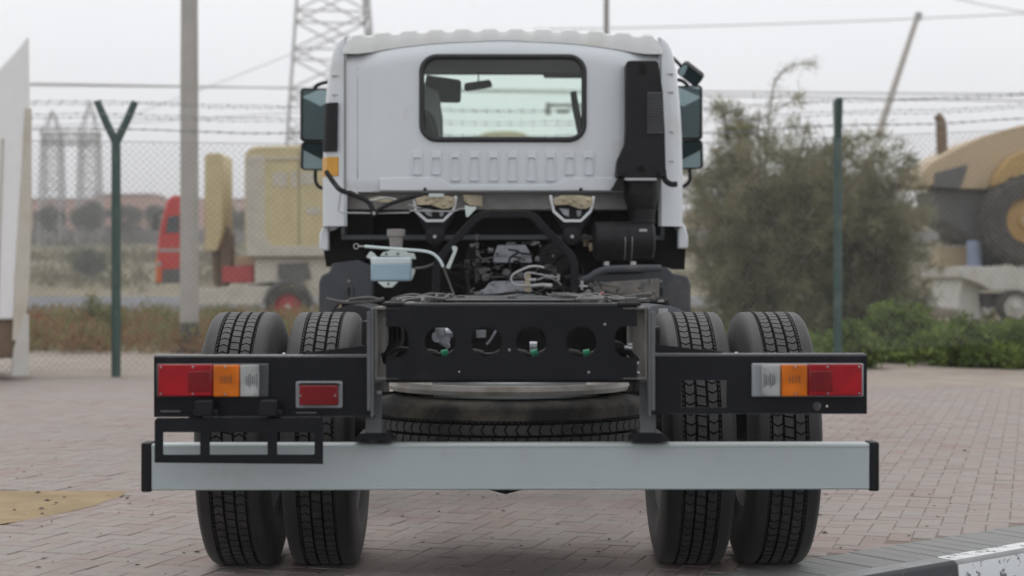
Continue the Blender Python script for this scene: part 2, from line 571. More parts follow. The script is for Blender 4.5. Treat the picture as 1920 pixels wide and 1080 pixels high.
PIT = smooth_path([(-2.06, 8.60, 0), (-2.06, 8.3, 0), (-2.13, 7.89, 0), (-2.36, 7.40, 0), (-2.7, 7.08, 0), (-3.2, 6.95, 0), (-3.7, 7.15, 0), (-3.9, 8.0, 0), (-3.9, 8.62, 0)], 8) + [Vector((x, 8.62 - 0.01 * (x + 3.9), 0)) for x in (-3.5, -3.1, -2.8, -2.5, -2.3)]
PIT_C = Vector((-2.9, 7.95, 0))
def in_pit(x, y, grow=0.0):
    q = PIT_C + (Vector((x, y, 0)) - PIT_C) * (1 - grow)
    ins = False
    for a_, c_ in zip(PIT, PIT[1:] + PIT[:1]):
        if (a_.y > q.y) != (c_.y > q.y) and q.x < a_.x + (q.y - a_.y) / (c_.y - a_.y) * (c_.x - a_.x): ins = not ins
    return ins

ang = R(-18)
ca, sa = math.cos(ang), math.sin(ang)
PW = 0.1
blocks = []
for i in range(-115, 116):
    for j in range(15, 235):
        k = (i - j) % 4
        if k == 0:
            cx, cy, hz = (i + 1) * PW, (j + 0.5) * PW, 0
        elif k == 3:
            cx, cy, hz = (i + 0.5) * PW, (j + 1.0) * PW, 1
        else:
            continue
        # herringbone: a flat block on cells (i,j),(i+1,j); an upright one on (i,j),(i,j+1)
        x, y = cx * ca - cy * sa, cx * sa + cy * ca
        if y > vedge(x) - 0.03 or y < 4.2 or abs(x) > 8.0 or abs(x) > 0.46 * y + 1.2:
            continue
        if side_of(x, y) < 0.02 or in_pit(x, y, -0.05):
            continue
        blocks.append((x, y, hz))
def visible(x, y):
    px, py = 960 + F * x / y, HOR + F * CAM_H / y
    if not (-20 < px < 1940 and py < 1090): return False
    if py < 915 and 265 < px < 1650: return False
    return not ((378 < px < 690 or 1215 < px < 1532) and py < 1050)
vis = sorted([q for q in blocks if visible(q[0], q[1])], key=lambda q: q[1])
single = set(vis[:296])
pv, pf = paver_geo(2 * PW, PW)
pme = bpy.data.meshes.new('paver_brick')
pme.from_pydata(pv, [], pf); pme.materials.append(M['paver'])
allv, allf, tints = [], [], []
for (x, y, hz) in blocks:
    z = max(-0.0025, rng.gauss(0, 0.0012)); tx, ty = rng.gauss(0, 0.0045), rng.gauss(0, 0.0045)
    a = ang + (math.pi / 2 if hz else 0) + rng.gauss(0, 0.008)
    x2, y2 = x + rng.gauss(0, 0.0008), y + rng.gauss(0, 0.0008)
    if (x, y, hz) in single:
        o = link('paver_brick', pme, pavement, loc=(x2, y2, z))
        o.rotation_euler = (tx, ty, a)
    else:
        c, s_ = math.cos(a), math.sin(a); k = len(allv)
        for (u, v, w_) in pv:
            allv.append((x2 + u * c - v * s_, y2 + u * s_ + v * c, z + w_ + v * tx - u * ty))
        allf += [tuple(q + k for q in f) for f in pf]
        tints += [rng.random()] * len(pf)
me = bpy.data.meshes.new('paver_field')
me.from_pydata(allv, [], allf); me.materials.append(M['paver'])
me.attributes.new('tint', 'FLOAT', 'FACE').data.foreach_set('value', tints)
tag(link('paver_field', me, pavement), kind='stuff')

def arc_points(cv):
    d = [0.0]
    for i in range(1, len(cv)): d.append(d[-1] + (cv[i] - cv[i - 1]).length)
    return d
ARC = arc_points(CURVE)
def curve_at(s_):
    for i in range(len(ARC) - 1):
        if ARC[i + 1] >= s_:
            u = (s_ - ARC[i]) / max(1e-9, ARC[i + 1] - ARC[i])
            q = CURVE[i].lerp(CURVE[i + 1], u); tt = (CURVE[i + 1] - CURVE[i]).normalized()
            return q, tt
    return CURVE[-1], (CURVE[-1] - CURVE[-2]).normalized()
bv, bf = paver_geo(0.298, 0.1, ch=0.004)
bme = bpy.data.meshes.new('border_brick'); bme.from_pydata(bv, [], bf); bme.materials.append(M['greypaver'])
s_ = 6.0
while s_ < ARC[-1] - 0.2:
    q, tt = curve_at(s_)
    nrm = Vector((tt.y, -tt.x, 0))
    if -1.5 < q.x < 5.0:
        pos = q + nrm * 0.149
        o = link('border_brick', bme, pavement, loc=(pos.x, pos.y, 0.0045 + rng.gauss(0, 0.0009)))
        o.rotation_euler = (rng.gauss(0, 0.005), rng.gauss(0, 0.005), math.atan2(nrm.y, nrm.x) + rng.gauss(0, 0.01))
    s_ += 0.1008

# kerb stones, painted by turns
def kerb_paint(name, paint, chip_col, lo, hi, topc=None):
    m, t, p = node_mat(name)
    geo = t.nodes.new('ShaderNodeNewGeometry')
    n = noise_tex(t, 16, 9, 0.72, geo.outputs['Position'])
    n2 = noise_tex(t, 3.0, 3, 0.5, geo.outputs['Position'])
    n.inputs['Distortion'].default_value = 0.5
    ad = t.nodes.new('ShaderNodeMath'); ad.operation = 'ADD'
    mm = t.nodes.new('ShaderNodeMath'); mm.operation = 'MULTIPLY'; mm.inputs[1].default_value = 0.5
    t.links.new(n2.outputs['Fac'], mm.inputs[0]); t.links.new(n.outputs['Fac'], ad.inputs[0]); t.links.new(mm.outputs[0], ad.inputs[1])
    f = ramp(t, ad.outputs[0], [(lo, (0, 0, 0)), (hi, (1, 1, 1))])
    t.links.new(mixc(t, f, paint, chip_col), p.inputs['Base Color'])
    p.inputs['Roughness'].default_value = 0.75
    bp = t.nodes.new('ShaderNodeBump'); bp.inputs['Strength'].default_value = 0.5; bp.inputs['Distance'].default_value = 0.004; bp.invert = True
    t.links.new(f, bp.inputs['Height']); t.links.new(bp.outputs[0], p.inputs['Normal'])
    return m
M['kerbwhite'] = kerb_paint('chipped_white_kerb_paint', (0.66, 0.68, 0.68), (0.13, 0.14, 0.16), 0.765, 0.80)
M['kerbblack'] = kerb_paint('worn_black_kerb_paint', (0.045, 0.047, 0.052), (0.20, 0.20, 0.20), 0.84, 0.95)
M['kerbtop'] = pbr('bare_kerb_concrete', (0.27, 0.275, 0.28), 0.85, var=0.15, scale=9, bump=0.3, bscale=80)
kerb = tag(empty('kerb', (0, 0, 0)), kind='structure')
# joint of the black and white stones seen at the right edge of the frame
jx, jy = 1.79, 6.40
sj = min(range(len(CURVE)), key=lambda i: (CURVE[i] - Vector((jx - 0.623 * 0.41, jy + 0.782 * 0.41, 0))).length)
s0 = ARC[sj]
for kk in range(-9, 6):
    a0, a1 = s0 + kk * 0.75 + 0.004, s0 + (kk + 1) * 0.75 - 0.004
    if a0 < 0.2 or a1 > ARC[-1] - 0.1: continue
    prof = [(0.301, -0.19), (0.301, 0.006), (0.390, 0.006), (0.402, 0.002), (0.412, -0.010), (0.423, -0.15), (0.426, -0.19)]
    b = MB(); rows = []
    for u in range(9):
        q, tt = curve_at(a0 + (a1 - a0) * u / 8)
        nrm = Vector((tt.y, -tt.x, 0))
        rows.append([q + nrm * d + Vector((0, 0, h_)) for d, h_ in prof])
    b.grid(rows)
    npf = len(prof)
    b.add(rows[0], [tuple(range(npf))]); b.add(rows[-1], [tuple(range(npf))])
    wht = kk % 2 == 0
    if not wht:
        for fi in range(len(b.mi)):
            if fi % (npf - 1) in (1,) and fi < 8 * (npf - 1): b.mi[fi] = 1
        b.build('kerb_stone', [M['kerbblack'], M['kerbtop']], kerb, smooth=50, recalc=False)
    else:
        for fi in range(len(b.mi)):
            if fi % (npf - 1) in (2, 3) and fi < 8 * (npf - 1): b.mi[fi] = 1
        b.build('kerb_stone', [M['kerbwhite'], M['kerbtop']], kerb, smooth=50, recalc=False)

# sand filled pit in the paving at the left
b = MB(); rows = []
for i in range(25):
    f = i / 24; row = []
    for q in PIT + PIT[:1]:
        q = PIT_C + (q - PIT_C) * f * (1 + 0.012 * noise.noise((q.x * 7, q.y * 7, 5)))
        x, y = q.x, q.y
        z = 0.0045 - 0.002 * f ** 5 + 0.007 * noise.noise((x * 5, y * 5, 1)) * (1 - f ** 4) + 0.003 * noise.noise((x * 23, y * 23, 4)) * (1 - f ** 4)
        if f == 1: z = 0.0012
        row.append(Vector((x, y, z)))
    rows.append(row)
b.grid(rows)
tag(b.build('sand_patch', M['pitsand'], recalc=False), kind='structure')
# crumbs and dead leaves strewn over the paving
M['litter'] = pbr('dead_leaf', (0.05, 0.035, 0.025), 0.9, var=0.4, scale=40)
b = MB()
for _ in range(330):
    y = rng.uniform(6.1, 12.5); x = rng.uniform(-0.36, 0.36) * y
    if side_of(x, y) < 0.05: continue
    r_ = rng.uniform(0.003, 0.009) * (1.6 if rng.random() < 0.12 else 1); a = rng.random() * 6.28
    u = Vector((math.cos(a), math.sin(a), 0)) * r_ * rng.uniform(1, 2); v = Vector((-math.sin(a), math.cos(a), 0)) * r_ * 0.7
    c = Vector((x, y, 0.004)); h_ = Vector((0, 0, r_ * 0.5))
    if in_pit(x, y): c.z = 0.02
    b.add([c - u, c - v, c + u, c + v, c + h_], [(0, 1, 4), (1, 2, 4), (2, 3, 4), (3, 0, 4)])
for _ in range(16):
    x, y = rng.uniform(-3.3, -2.1), rng.uniform(7.1, 8.55)
    if not in_pit(x, y, 0.06): continue
    r_ = rng.uniform(0.004, 0.014)
    c = Vector((x, y, 0.008)); u = Vector((r_ * 1.5, 0, 0)); v = Vector((0, r_, 0)); h_ = Vector((0, 0, r_ * 0.6))
    b.add([c - u, c - v, c + u, c + v, c + h_], [(0, 1, 4), (1, 2, 4), (2, 3, 4), (3, 0, 4)])
tag(b.build('leaf_litter', M['litter'], smooth=0, recalc=False), label='dark crumbs and dead leaf bits strewn over the brick paving', cat='litter', kind='stuff')

# ================================================================ THE TRUCK
TX, TY, YAW = -0.016, 6.4, 0.0095
truck = empty('truck', (TX, TY, 0), YAW, 'white cab truck chassis seen from behind with bare black frame and twin rear wheels', 'truck')

def T(px, py, Y):
    """pixel at depth Y in the truck's own axes -> (x, y, z)"""
    xw, z = W(px, py, Y)
    return Vector((xw - TX + YAW * (Y - TY), Y - TY, z))
def T2(px, py, Y):
    q = T(px, py, Y); return (q.x, q.z)
def poly2(pts, Y): return [T2(a, c, Y) for a, c in pts]
def TP(pts, Y): return [T(a, c, Y) for a, c in pts]

def part(mb, name, mat, parent=truck, **k): return mb.build(name, mat, parent, **k)

# ---- frame
RX = 0.425
b = MB()
b_plate = MB()
y0, y1 = -1.38, 6.2
zt, zb = 1.036, 0.806
for sx in (-1, 1):
    r = MB()
    r.box(sx * RX - 0.004, sx * RX + 0.004, y0, y1, zb, zt)
    r.box(min(sx * RX, sx * (RX - 0.075)), max(sx * RX, sx * (RX - 0.075)), y0, y1, zt - 0.009, zt - 0.001)
    r.box(min(sx * RX, sx * (RX - 0.075)), max(sx * RX, sx * (RX - 0.075)), y0, y1, zb + 0.001, zb + 0.009)
    part(r, 'frame_rail', M['railgrey'], bevel=0.002)
# rear crossmember with round holes and half cut-outs
Yr = 5.02
def halfcut(px_edge, sgn):
    # notch entering from the plate's end
    pts = []
    for i in range(9):
        a = R(90 - 180 * i / 8)
        pts.append((px_edge + sgn * (26 + 17 * math.cos(a)), 641 - 29 * math.sin(a)))
    return pts
left_edge = halfcut(724, 1); right_edge = halfcut(1195, -1)
out = [(724, 712)] + [(724, 670)] + list(reversed(left_edge)) + [(724, 612), (724, 574), (1195, 574), (1195, 612)] + right_edge + [(1195, 670), (1195, 712)]
outp = poly2(out, Yr)
holes = [[T2(px + 29 * math.cos(2 * math.pi * i / 28), 641 + 29 * math.sin(2 * math.pi * i / 28), Yr) for i in range(28)] for px in (825, 912, 996, 1090)]
small = [(772, 584, 3), (1070, 584, 2.4), (1140, 584, 2.4), (955, 658, 2.6), (958, 671, 2.6), (861, 697, 1.6), (1027, 606, 1.8), (1079, 608, 1.8)]
holes += [[T2(px + r * math.cos(2 * math.pi * i / 8), py + r * math.sin(2 * math.pi * i / 8), Yr) for i in range(8)] for px, py, r in small]
b = MB(); b.plate(outp, Yr - TY, Yr - TY + 0.007, holes)
xl, xr = T2(724, 574, Yr)[0], T2(1195, 574, Yr)[0]
ztop = T2(724, 574, Yr)[1]; zbot = T2(724, 712, Yr)[1]
prof = [(0, 0)] + [(0.012 * math.sin(R(a)), 0.012 * (1 - math.cos(R(a))) ) for a in (30, 60, 90)]
rows = []
for (dy, dz) in [(0, 0), (0.003, 0.0065), (0.010, 0.0095), (0.07, 0.010)]:
    rows.append([Vector((xl, Yr - TY + dy, ztop + dz)), Vector((xr, Yr - TY + dy, ztop + dz))])
b.grid(rows)
b.grid([[Vector((xl, Yr - TY + dy, zbot - dz)), Vector((xr, Yr - TY + dy, zbot - dz))] for (dy, dz) in [(0, 0), (0.003, 0.0065), (0.010, 0.0095), (0.07, 0.010)]])
part(b, 'rear_crossmember', M['black'], smooth=60)
# angle pieces in the frame corners
for px0, px1 in ((716, 758), (1158, 1203)):
    b = MB(); x0, x1 = T2(px0, 0, 5.0)[0], T2(px1, 0, 5.0)[0]
    b.box(x0, x1, Yr - TY - 0.008, Yr - TY + 0.10, zt + 0.0015, zt + 0.014)
    part(b, 'corner_bracket', M['plastic'], bevel=0.004)
# a second, inner crossmember with staggered holes
b = MB(); Yi = 5.6
o2 = [(-0.41, 0.82), (0.41, 0.82), (0.41, 1.02), (-0.41, 1.02)]
b.plate(o2, Yi - TY, Yi - TY + 0.007, [circ(x, 0.945, 0.05) for x in (-0.14, -0.0, 0.155)])
part(b, 'inner_crossmember', M['dark'])
b = MB(); b.box(-0.415, 0.415, 0.55, 0.7, 0.83, 1.015); b.box(-0.415, 0.415, 2.2, 2.35, 0.83, 1.015)
each(b, 'frame_crossmember', M['dark'], truck, bevel=0.004)
# wiring glimpsed in the holes, with green clips
def clutter(name, seed, n, x0, x1, Ys, z0, z1, mat, rr=(0.004, 0.009)):
    r_ = random.Random(seed); b = MB()
    for _ in range(n):
        p0 = Vector((r_.uniform(x0, x1), r_.uniform(*Ys) - TY, r_.uniform(z0, z1)))
        pts = [p0]
        for _k in range(3):
            pts.append(pts[-1] + Vector((r_.uniform(-0.06, 0.06), r_.uniform(-0.02, 0.05), r_.uniform(-0.04, 0.04))))
        b.tube(smooth_path(pts, 3), r_.uniform(*rr), 6)
    return part(b, name, mat)
for px, col in ((832, 1), (918, 0), (1000, 1), (1098, 1)):
    b = MB(); Yg = 5.12
    pts = TP([(px - 34, 655 + rng.uniform(-3, 3)), (px - 15, 662), (px + 5, 663), (px + 22, 655), (px + 34, 645)], Yg)
    b.tube(smooth_path(pts, 5), 0.0035, 6)
    b.tube([T(px - 30, 657, Yg), T(px - 12, 661, Yg)], 0.007, 8)
    part(b, 'wiring_lead', M['wire'])
    if col:
        b = MB(); q = T(px - 4, 663, Yg); q2 = T(px + 8, 660, Yg)
        b.tube([q, q2], 0.0105, 10)
        part(b, 'green_clip', M['green'])
b = MB()
for px, py in ((826, 622), (820, 632), (835, 636), (842, 624), (902, 626), (1000, 650), (1128, 628)):
    q = T(px, py, 5.3); s1 = rng.uniform(0.010, 0.02)
    b.lathe([(-0.012, s1 * 0.6), (-0.012, s1), (0.012, s1), (0.012, s1 * 0.5)], q, rng.choice('xyz'), 10)
b.tube(smooth_path([T(815, 628, 5.35), T(826, 640, 5.3), T(840, 648, 5.35)], 4), 0.009, 8)
b.tube(smooth_path([T(930, 620, 5.3), T(921, 636, 5.3), T(912, 646, 5.3)], 4), 0.004, 6)
each(b, 'pipe_fitting', M['alloy'], truck)
# dark hoses in the side cut-outs
b = MB()
for k in range(3):
    b.tube(smooth_path([T(733 + 9 * k, 608, 5.2), T(734 + 9 * k, 640, 5.18), T(728 + 6 * k, 660, 5.15), T(722, 672 + 3 * k, 5.1)], 5), 0.010, 8)
    b.tube(smooth_path([T(1148, 640 + 4 * k, 5.15), T(1165, 645 + 4 * k, 5.12), T(1180, 658 + 3 * k, 5.1), T(1197, 676, 5.1)], 5), 0.006, 8)
b.tube(smooth_path([T(716, 668, 5.12), T(740, 655, 5.12), T(768, 655, 5.15)], 5), 0.008, 8)
each(b, 'brake_hose', M['plastic'], truck)
b = MB()
for px, py in ((1182, 647), (1182, 653), (1176, 652), (1194, 682), (712, 736), (722, 600), (1191, 592), (1196, 700)):
    q = T(px, py, 5.06); b.lathe([(-0.008, 0.004), (-0.008, 0.007), (0.006, 0.007), (0.006, 0.004)], q, 'x', 6)
for px, py in ((955, 656), (1134, 608), (1104, 698)):
    q = T(px, py, 5.018); b.lathe([(-0.004, 0.0035), (0, 0.0045), (0.01, 0.0045)], q, 'y', 8)
each(b, 'frame_bolt', M['silver'], truck, smooth=30)

# ---- end plates carrying the lamp beams and the underrun bar
for sx in (-1, 1):
    b = MB()
    px_in, px_out = (703, 713) if sx < 0 else (1212, 1201)
    x0 = T2(px_out, 0, 4.99)[0]; x1 = T2(px_in, 0, 4.99)[0]
    xs_ = sorted((x0, x1)); zT = T2(0, 578, 4.99)[1]; zB = T2(0, 782, 4.99)[1]
    xm = sx * 0.4335
    b.box(xm - 0.004, xm + 0.004, -1.41, -1.10, zB, zT)
    b.box(min(xm + sx * 0.004, xm + sx * 0.016), max(xm + sx * 0.004, xm + sx * 0.016), -1.412, -1.404, zB + 0.02, zT - 0.01)
    part(b, 'end_plate', M['brkgrey'], bevel=0.002)
    b = MB()
    zS = T2(0, 812, 5.1)[1]
    b.box(sx * 0.433 - 0.022, sx * 0.433 + 0.03 if sx > 0 else sx * 0.433 + 0.022, -1.30, -1.293, zS, zB + 0.1) if sx > 0 else b.box(-0.463, -0.411, -1.30, -1.293, zS, zB + 0.1)
    b.box(xm - 0.004, xm + 0.004, -1.293, -1.12, zS, zB - 0.001)
    part(b, 'bar_hanger', M['brkgrey'], bevel=0.002)
    b = MB()
    foot = [(663, 826), (676, 811), (722, 811), (738, 826)] if sx < 0 else [(1183, 827), (1197, 811), (1240, 811), (1258, 827)]
    b.plate(poly2(foot, 5.12), -1.30, -1.15)
    part(b, 'hanger_foot', M['black'], bevel=0.002)

# ---- lamp beams
Yb = 5.05
def beam(x_in, x_out, zT, zB, holes, gus):
    b = MB()
    xa, xb = min(x_in, x_out), max(x_in, x_out)
    b.plate([(xa, zB), (xb, zB), (xb, zT), (xa, zT)], Yb - TY, Yb - TY + 0.005, holes)
    o = part(b, 'lamp_beam', M['black'])
    f = MB()
    f.grid([[Vector((xa, Yb - TY + dy, zT + dz)), Vector((xb, Yb - TY + dy, zT + dz))] for dy, dz in ((0, 0), (0.002, 0.004), (0.006, 0.007), (0.05, 0.008))])
    f.grid([[Vector((xa, Yb - TY + dy, zB - dz)), Vector((xb, Yb - TY + dy, zB - dz))] for dy, dz in ((0, 0), (0.002, 0.003), (0.006, 0.005), (0.05, 0.006))])
    f.build('beam_flange', M['blackedge'], o, smooth=70)
    g = MB()
    sgn = 1 if x_out > x_in else -1
    g.add([(x_in, Yb - TY + 0.012, zT + 0.009), (x_in + sgn * gus, Yb - TY + 0.012, zT + 0.009), (x_in + sgn * gus, Yb - TY + 0.012, zT + 0.014), (x_in, Yb - TY + 0.012, zT + 0.04),
           (x_in, Yb - TY + 0.018, zT + 0.009), (x_in + sgn * gus, Yb - TY + 0.018, zT + 0.009), (x_in + sgn * gus, Yb - TY + 0.018, zT + 0.014), (x_in, Yb - TY + 0.018, zT + 0.04)],
          [(0, 1, 2, 3), (7, 6, 5, 4), (0, 4, 5, 1), (1, 5, 6, 2), (2, 6, 7, 3), (3, 7, 4, 0)])
    g.build('gusset', M['black'], o)
    return o
xi, zT = T2(703, 670, Yb); xo, zB = T2(290, 779, Yb)
beam(xi, xo, zT, zB, [], 0.23)
xi, zT = T2(1213, 668, Yb); xo, zB = T2(1627, 774, Yb)
hh = [poly2([(1277, 713), (1363, 713), (1363, 764), (1277, 764)], Yb),
      [T2(1533 + 8 * math.cos(i * math.pi / 8), 762 + 8 * math.sin(i * math.pi / 8), Yb) for i in range(16)],
      [T2(1552 + 2.4 * math.cos(i * math.pi / 4), 762 + 2.4 * math.sin(i * math.pi / 4), Yb) for i in range(8)]]
beam(xi, xo, zT, zB, hh, 0.24)
b = MB()
for px, py in ((533, 666), (1381, 665)):
    q = T(px, py, Yb + 0.03); b.lathe([(-0.004, 0.006), (0.006, 0.006), (0.008, 0.003)], q, 'z', 8)
each(b, 'flange_bolt', M['silver'], truck)

# ---- tail lamps
def lens(name, px0, px1, py0, py1, depth, mat, parent, Y=Yb, y_back=0.012):
    x0, zz1 = T2(px0, py0, Y); x1, zz0 = T2(px1, py1, Y)
    b = MB(); yb = Y - TY
    b.box(x0, x1, yb - y_back - depth, yb - y_back, zz0, zz1)
    return b.build(name, mat, parent, bevel=0.004, seg=3)
def bulb(px, py, rx, rz, parent, y_front):
    """reflector bowl and bulb sitting behind a lens"""
    q = T(px, py, Yb); b = MB(); rows = []
    for k in range(6):
        f = max(0.02, k / 5)
        rows.append([Vector((q.x + rx * f * math.cos(a * math.pi / 10), Yb - TY - y_front + 0.016 * (1 - f * f), q.z + rz * f * math.sin(a * math.pi / 10))) for a in range(21)])
    b.grid(rows); b.build('reflector_bowl', M['reflector'], parent, smooth=80, recalc=False)
    b = MB(); b.lathe([(-0.009, 0.001), (-0.007, 0.005), (0.0, 0.0075), (0.006, 0.005), (0.012, 0.004)], (q.x, Yb - TY - y_front + 0.006, q.z), 'y', 12); b.build('bulb', M['clearlens'], parent)
def screws(pts, Y, y_off, parent):
    b = MB()
    for px, py in pts:
        q = T(px, py, Y); q.y = Y - TY - y_off
        b.lathe([(-0.0025, 0.0022), (0, 0.0034), (0.004, 0.0034)], q, 'y', 8)
    each(b, 'lens_screw', M['silver'], parent)
for mir in (0, 1):
    mk = (lambda a: a) if not mir else (lambda a: 1915 - a)
    def pr(a, c):
        return (mk(a), mk(c)) if not mir else (mk(c), mk(a))
    b = MB()
    x0, x1 = sorted((T2(mk(296), 0, Yb)[0], T2(mk(506), 0, Yb)[0]))
    z1_, z0_ = T2(0, 681, Yb)[1], T2(0, 744, Yb)[1]
    b.box(x0, x1, Yb - TY - 0.016, Yb - TY - 0.001, z0_, z1_)
    lamp = part(b, 'tail_lamp', M['housinglight'] if mir else M['housing'], bevel=0.005)
    q = pr(303, 403); lens('red_lens', q[0], q[1], 682, 741, 0.032, M['redlens'], lamp)
    bulb(mk(472), 713, 0.024, 0.036, lamp, 0.036)
    q = pr(358, 401); r_ = lens('reflector', q[0], q[1], 694, 733, 0.0335, M['reddark'], lamp)
    bulb(mk(332), 714, 0.040, 0.036, lamp, 0.036)
    b = MB(); xa_, xb_ = sorted((T2(mk(305), 0, Yb)[0], T2(mk(487), 0, Yb)[0])); b.box(xa_, xb_, Yb - TY - 0.0175, Yb - TY - 0.0163, T2(0, 740, Yb)[1], T2(0, 684, Yb)[1]); b.build('lamp_base', M['lampback'], lamp)
    q = pr(405, 453); lens('amber_lens', q[0], q[1], 683, 742, 0.032, M['amberlens'], lamp)
    bulb(mk(429), 713, 0.034, 0.036, lamp, 0.036)
    q = pr(455, 489); lens('clear_lens', q[0], q[1], 683, 742, 0.030, M['clearlens'], lamp)
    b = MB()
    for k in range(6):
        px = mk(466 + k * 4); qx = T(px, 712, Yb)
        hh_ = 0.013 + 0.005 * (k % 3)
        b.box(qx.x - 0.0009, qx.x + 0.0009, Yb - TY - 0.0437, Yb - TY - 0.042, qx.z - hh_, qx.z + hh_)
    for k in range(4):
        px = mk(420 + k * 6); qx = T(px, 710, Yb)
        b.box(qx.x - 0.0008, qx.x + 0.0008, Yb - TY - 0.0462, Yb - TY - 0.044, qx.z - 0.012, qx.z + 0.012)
    each(b, 'lens_rib_shade', M['housing'], lamp)  # dark strips standing in for the shadow marks on the fluted lenses
    screws([(mk(a), c) for a, c in ((309, 687), (309, 736), (368, 687), (368, 736), (428, 687), (428, 737), (484, 689), (484, 737))], Yb, 0.049, lamp)
# rear fog lamp
b = MB(); Yf = Yb
x0, z1_ = T2(556, 714, Yf); x1, z0_ = T2(643, 764, Yf)
b.plate(rrect(x0, x1, z0_, z1_, 0.006, 3), Yf - TY - 0.012, Yf - TY - 0.001, [rrect(x0 + 0.012, x1 - 0.014, z0_ + 0.012, z1_ - 0.006, 0.004, 3)])
fog = part(b, 'fog_lamp', M['housinglight'], bevel=0.002)
lens('red_lens', 564, 636, 721, 758, 0.034, M['reddark'], fog, y_back=0.002)
bulb(600, 740, 0.030, 0.026, fog, 0.028)
screws([(567, 740), (631, 740)], Yb, 0.040, fog)
b = MB(); x0, z1_ = T2(562, 719, Yf); x1, z0_ = T2(638, 722, Yf); b.box(x0, x1, Yf - TY - 0.03, Yf - TY - 0.002, z0_, z1_); b.build('lamp_hood', M['plastic'], fog)

# ---- number plate holder and its two lamps
Yp = 5.0
b = MB()
holes = [rrect(*sorted((T2(a, 0, Yp)[0], T2(c, 0, Yp)[0])), T2(0, 852, Yp)[1], T2(0, 810, Yp)[1], 0.003, 2) for a, c in ((307, 376), (394, 502), (520, 590))]
b.plate(poly2([(291, 867), (606, 870), (606, 783), (296, 783), (291, 788)], Yp), Yp - TY, Yp - TY + 0.006, holes)
ph = part(b, 'plate_holder', M['black'], bevel=0.0015)
b = MB()
for px in (365, 512):
    q = T(px, 790, Yp); b.box(q.x - 0.02, q.x + 0.02, Yp - TY + 0.006, Yb - TY, q.z - 0.01, q.z + 0.012)
each(b, 'holder_bracket', M['black'], ph)
for px in (386, 506):
    b = MB()
    q = T(px, 766, Yp)
    b.box(q.x - 0.027, q.x + 0.027, Yp - TY - 0.03, Yb - TY - 0.001, q.z - 0.022, q.z + 0.028)
    b.box(q.x - 0.038, q.x + 0.04, Yp - TY - 0.01, Yp - TY + 0.012, q.z - 0.022, q.z - 0.002)
    part(b, 'plate_lamp', M['plastic'], bevel=0.005)
b = MB()
for a, c, yy in ((303, 340, 769), (556, 594, 772)):
    x0, z1_ = T2(a, yy, Yb); x1, z0_ = T2(c, yy + 3, Yb)
    b.box(x0, x1, Yb - TY - 0.006, Yb - TY - 0.0005, z0_, z1_)
each(b, 'edge_clip', M['brkgrey'], truck)

# ---- underrun bar
Yu = 5.15
b = MB()
x0, z1_ = T2(284, 832, Yu); x1, z0_ = T2(1633, 919, Yu)
b.box(x0, x1, Yu - TY, Yu - TY + 0.07, z0_, z1_)
bar = part(b, 'underrun_bar', M['barwhite'], bevel=0.006, seg=3)
b = MB(); b.box(x0 + 0.004, x1 - 0.004, Yu - TY - 0.0025, Yu - TY - 0.0003, z1_ - 0.012, z1_ - 0.005); b.build('bar_lip', M['barwhite'], bar, bevel=0.001)
b = MB(); b.box(x0 + 0.004, x1 - 0.004, Yu - TY - 0.0025, Yu - TY - 0.0003, z0_ + 0.004, z0_ + 0.009); b.build('bar_lip', M['barwhite'], bar, bevel=0.001)
for a, c in ((266, 285), (1632, 1650)):
    b = MB(); q0, q1 = T2(a, 830, Yu)[0], T2(c, 0, Yu)[0]
    b.box(q0, q1, Yu - TY - 0.004, Yu - TY + 0.074, z0_ - 0.005, z1_ + 0.004)
    b.build('end_cap', M['plastic'], bar, bevel=0.006, seg=3)

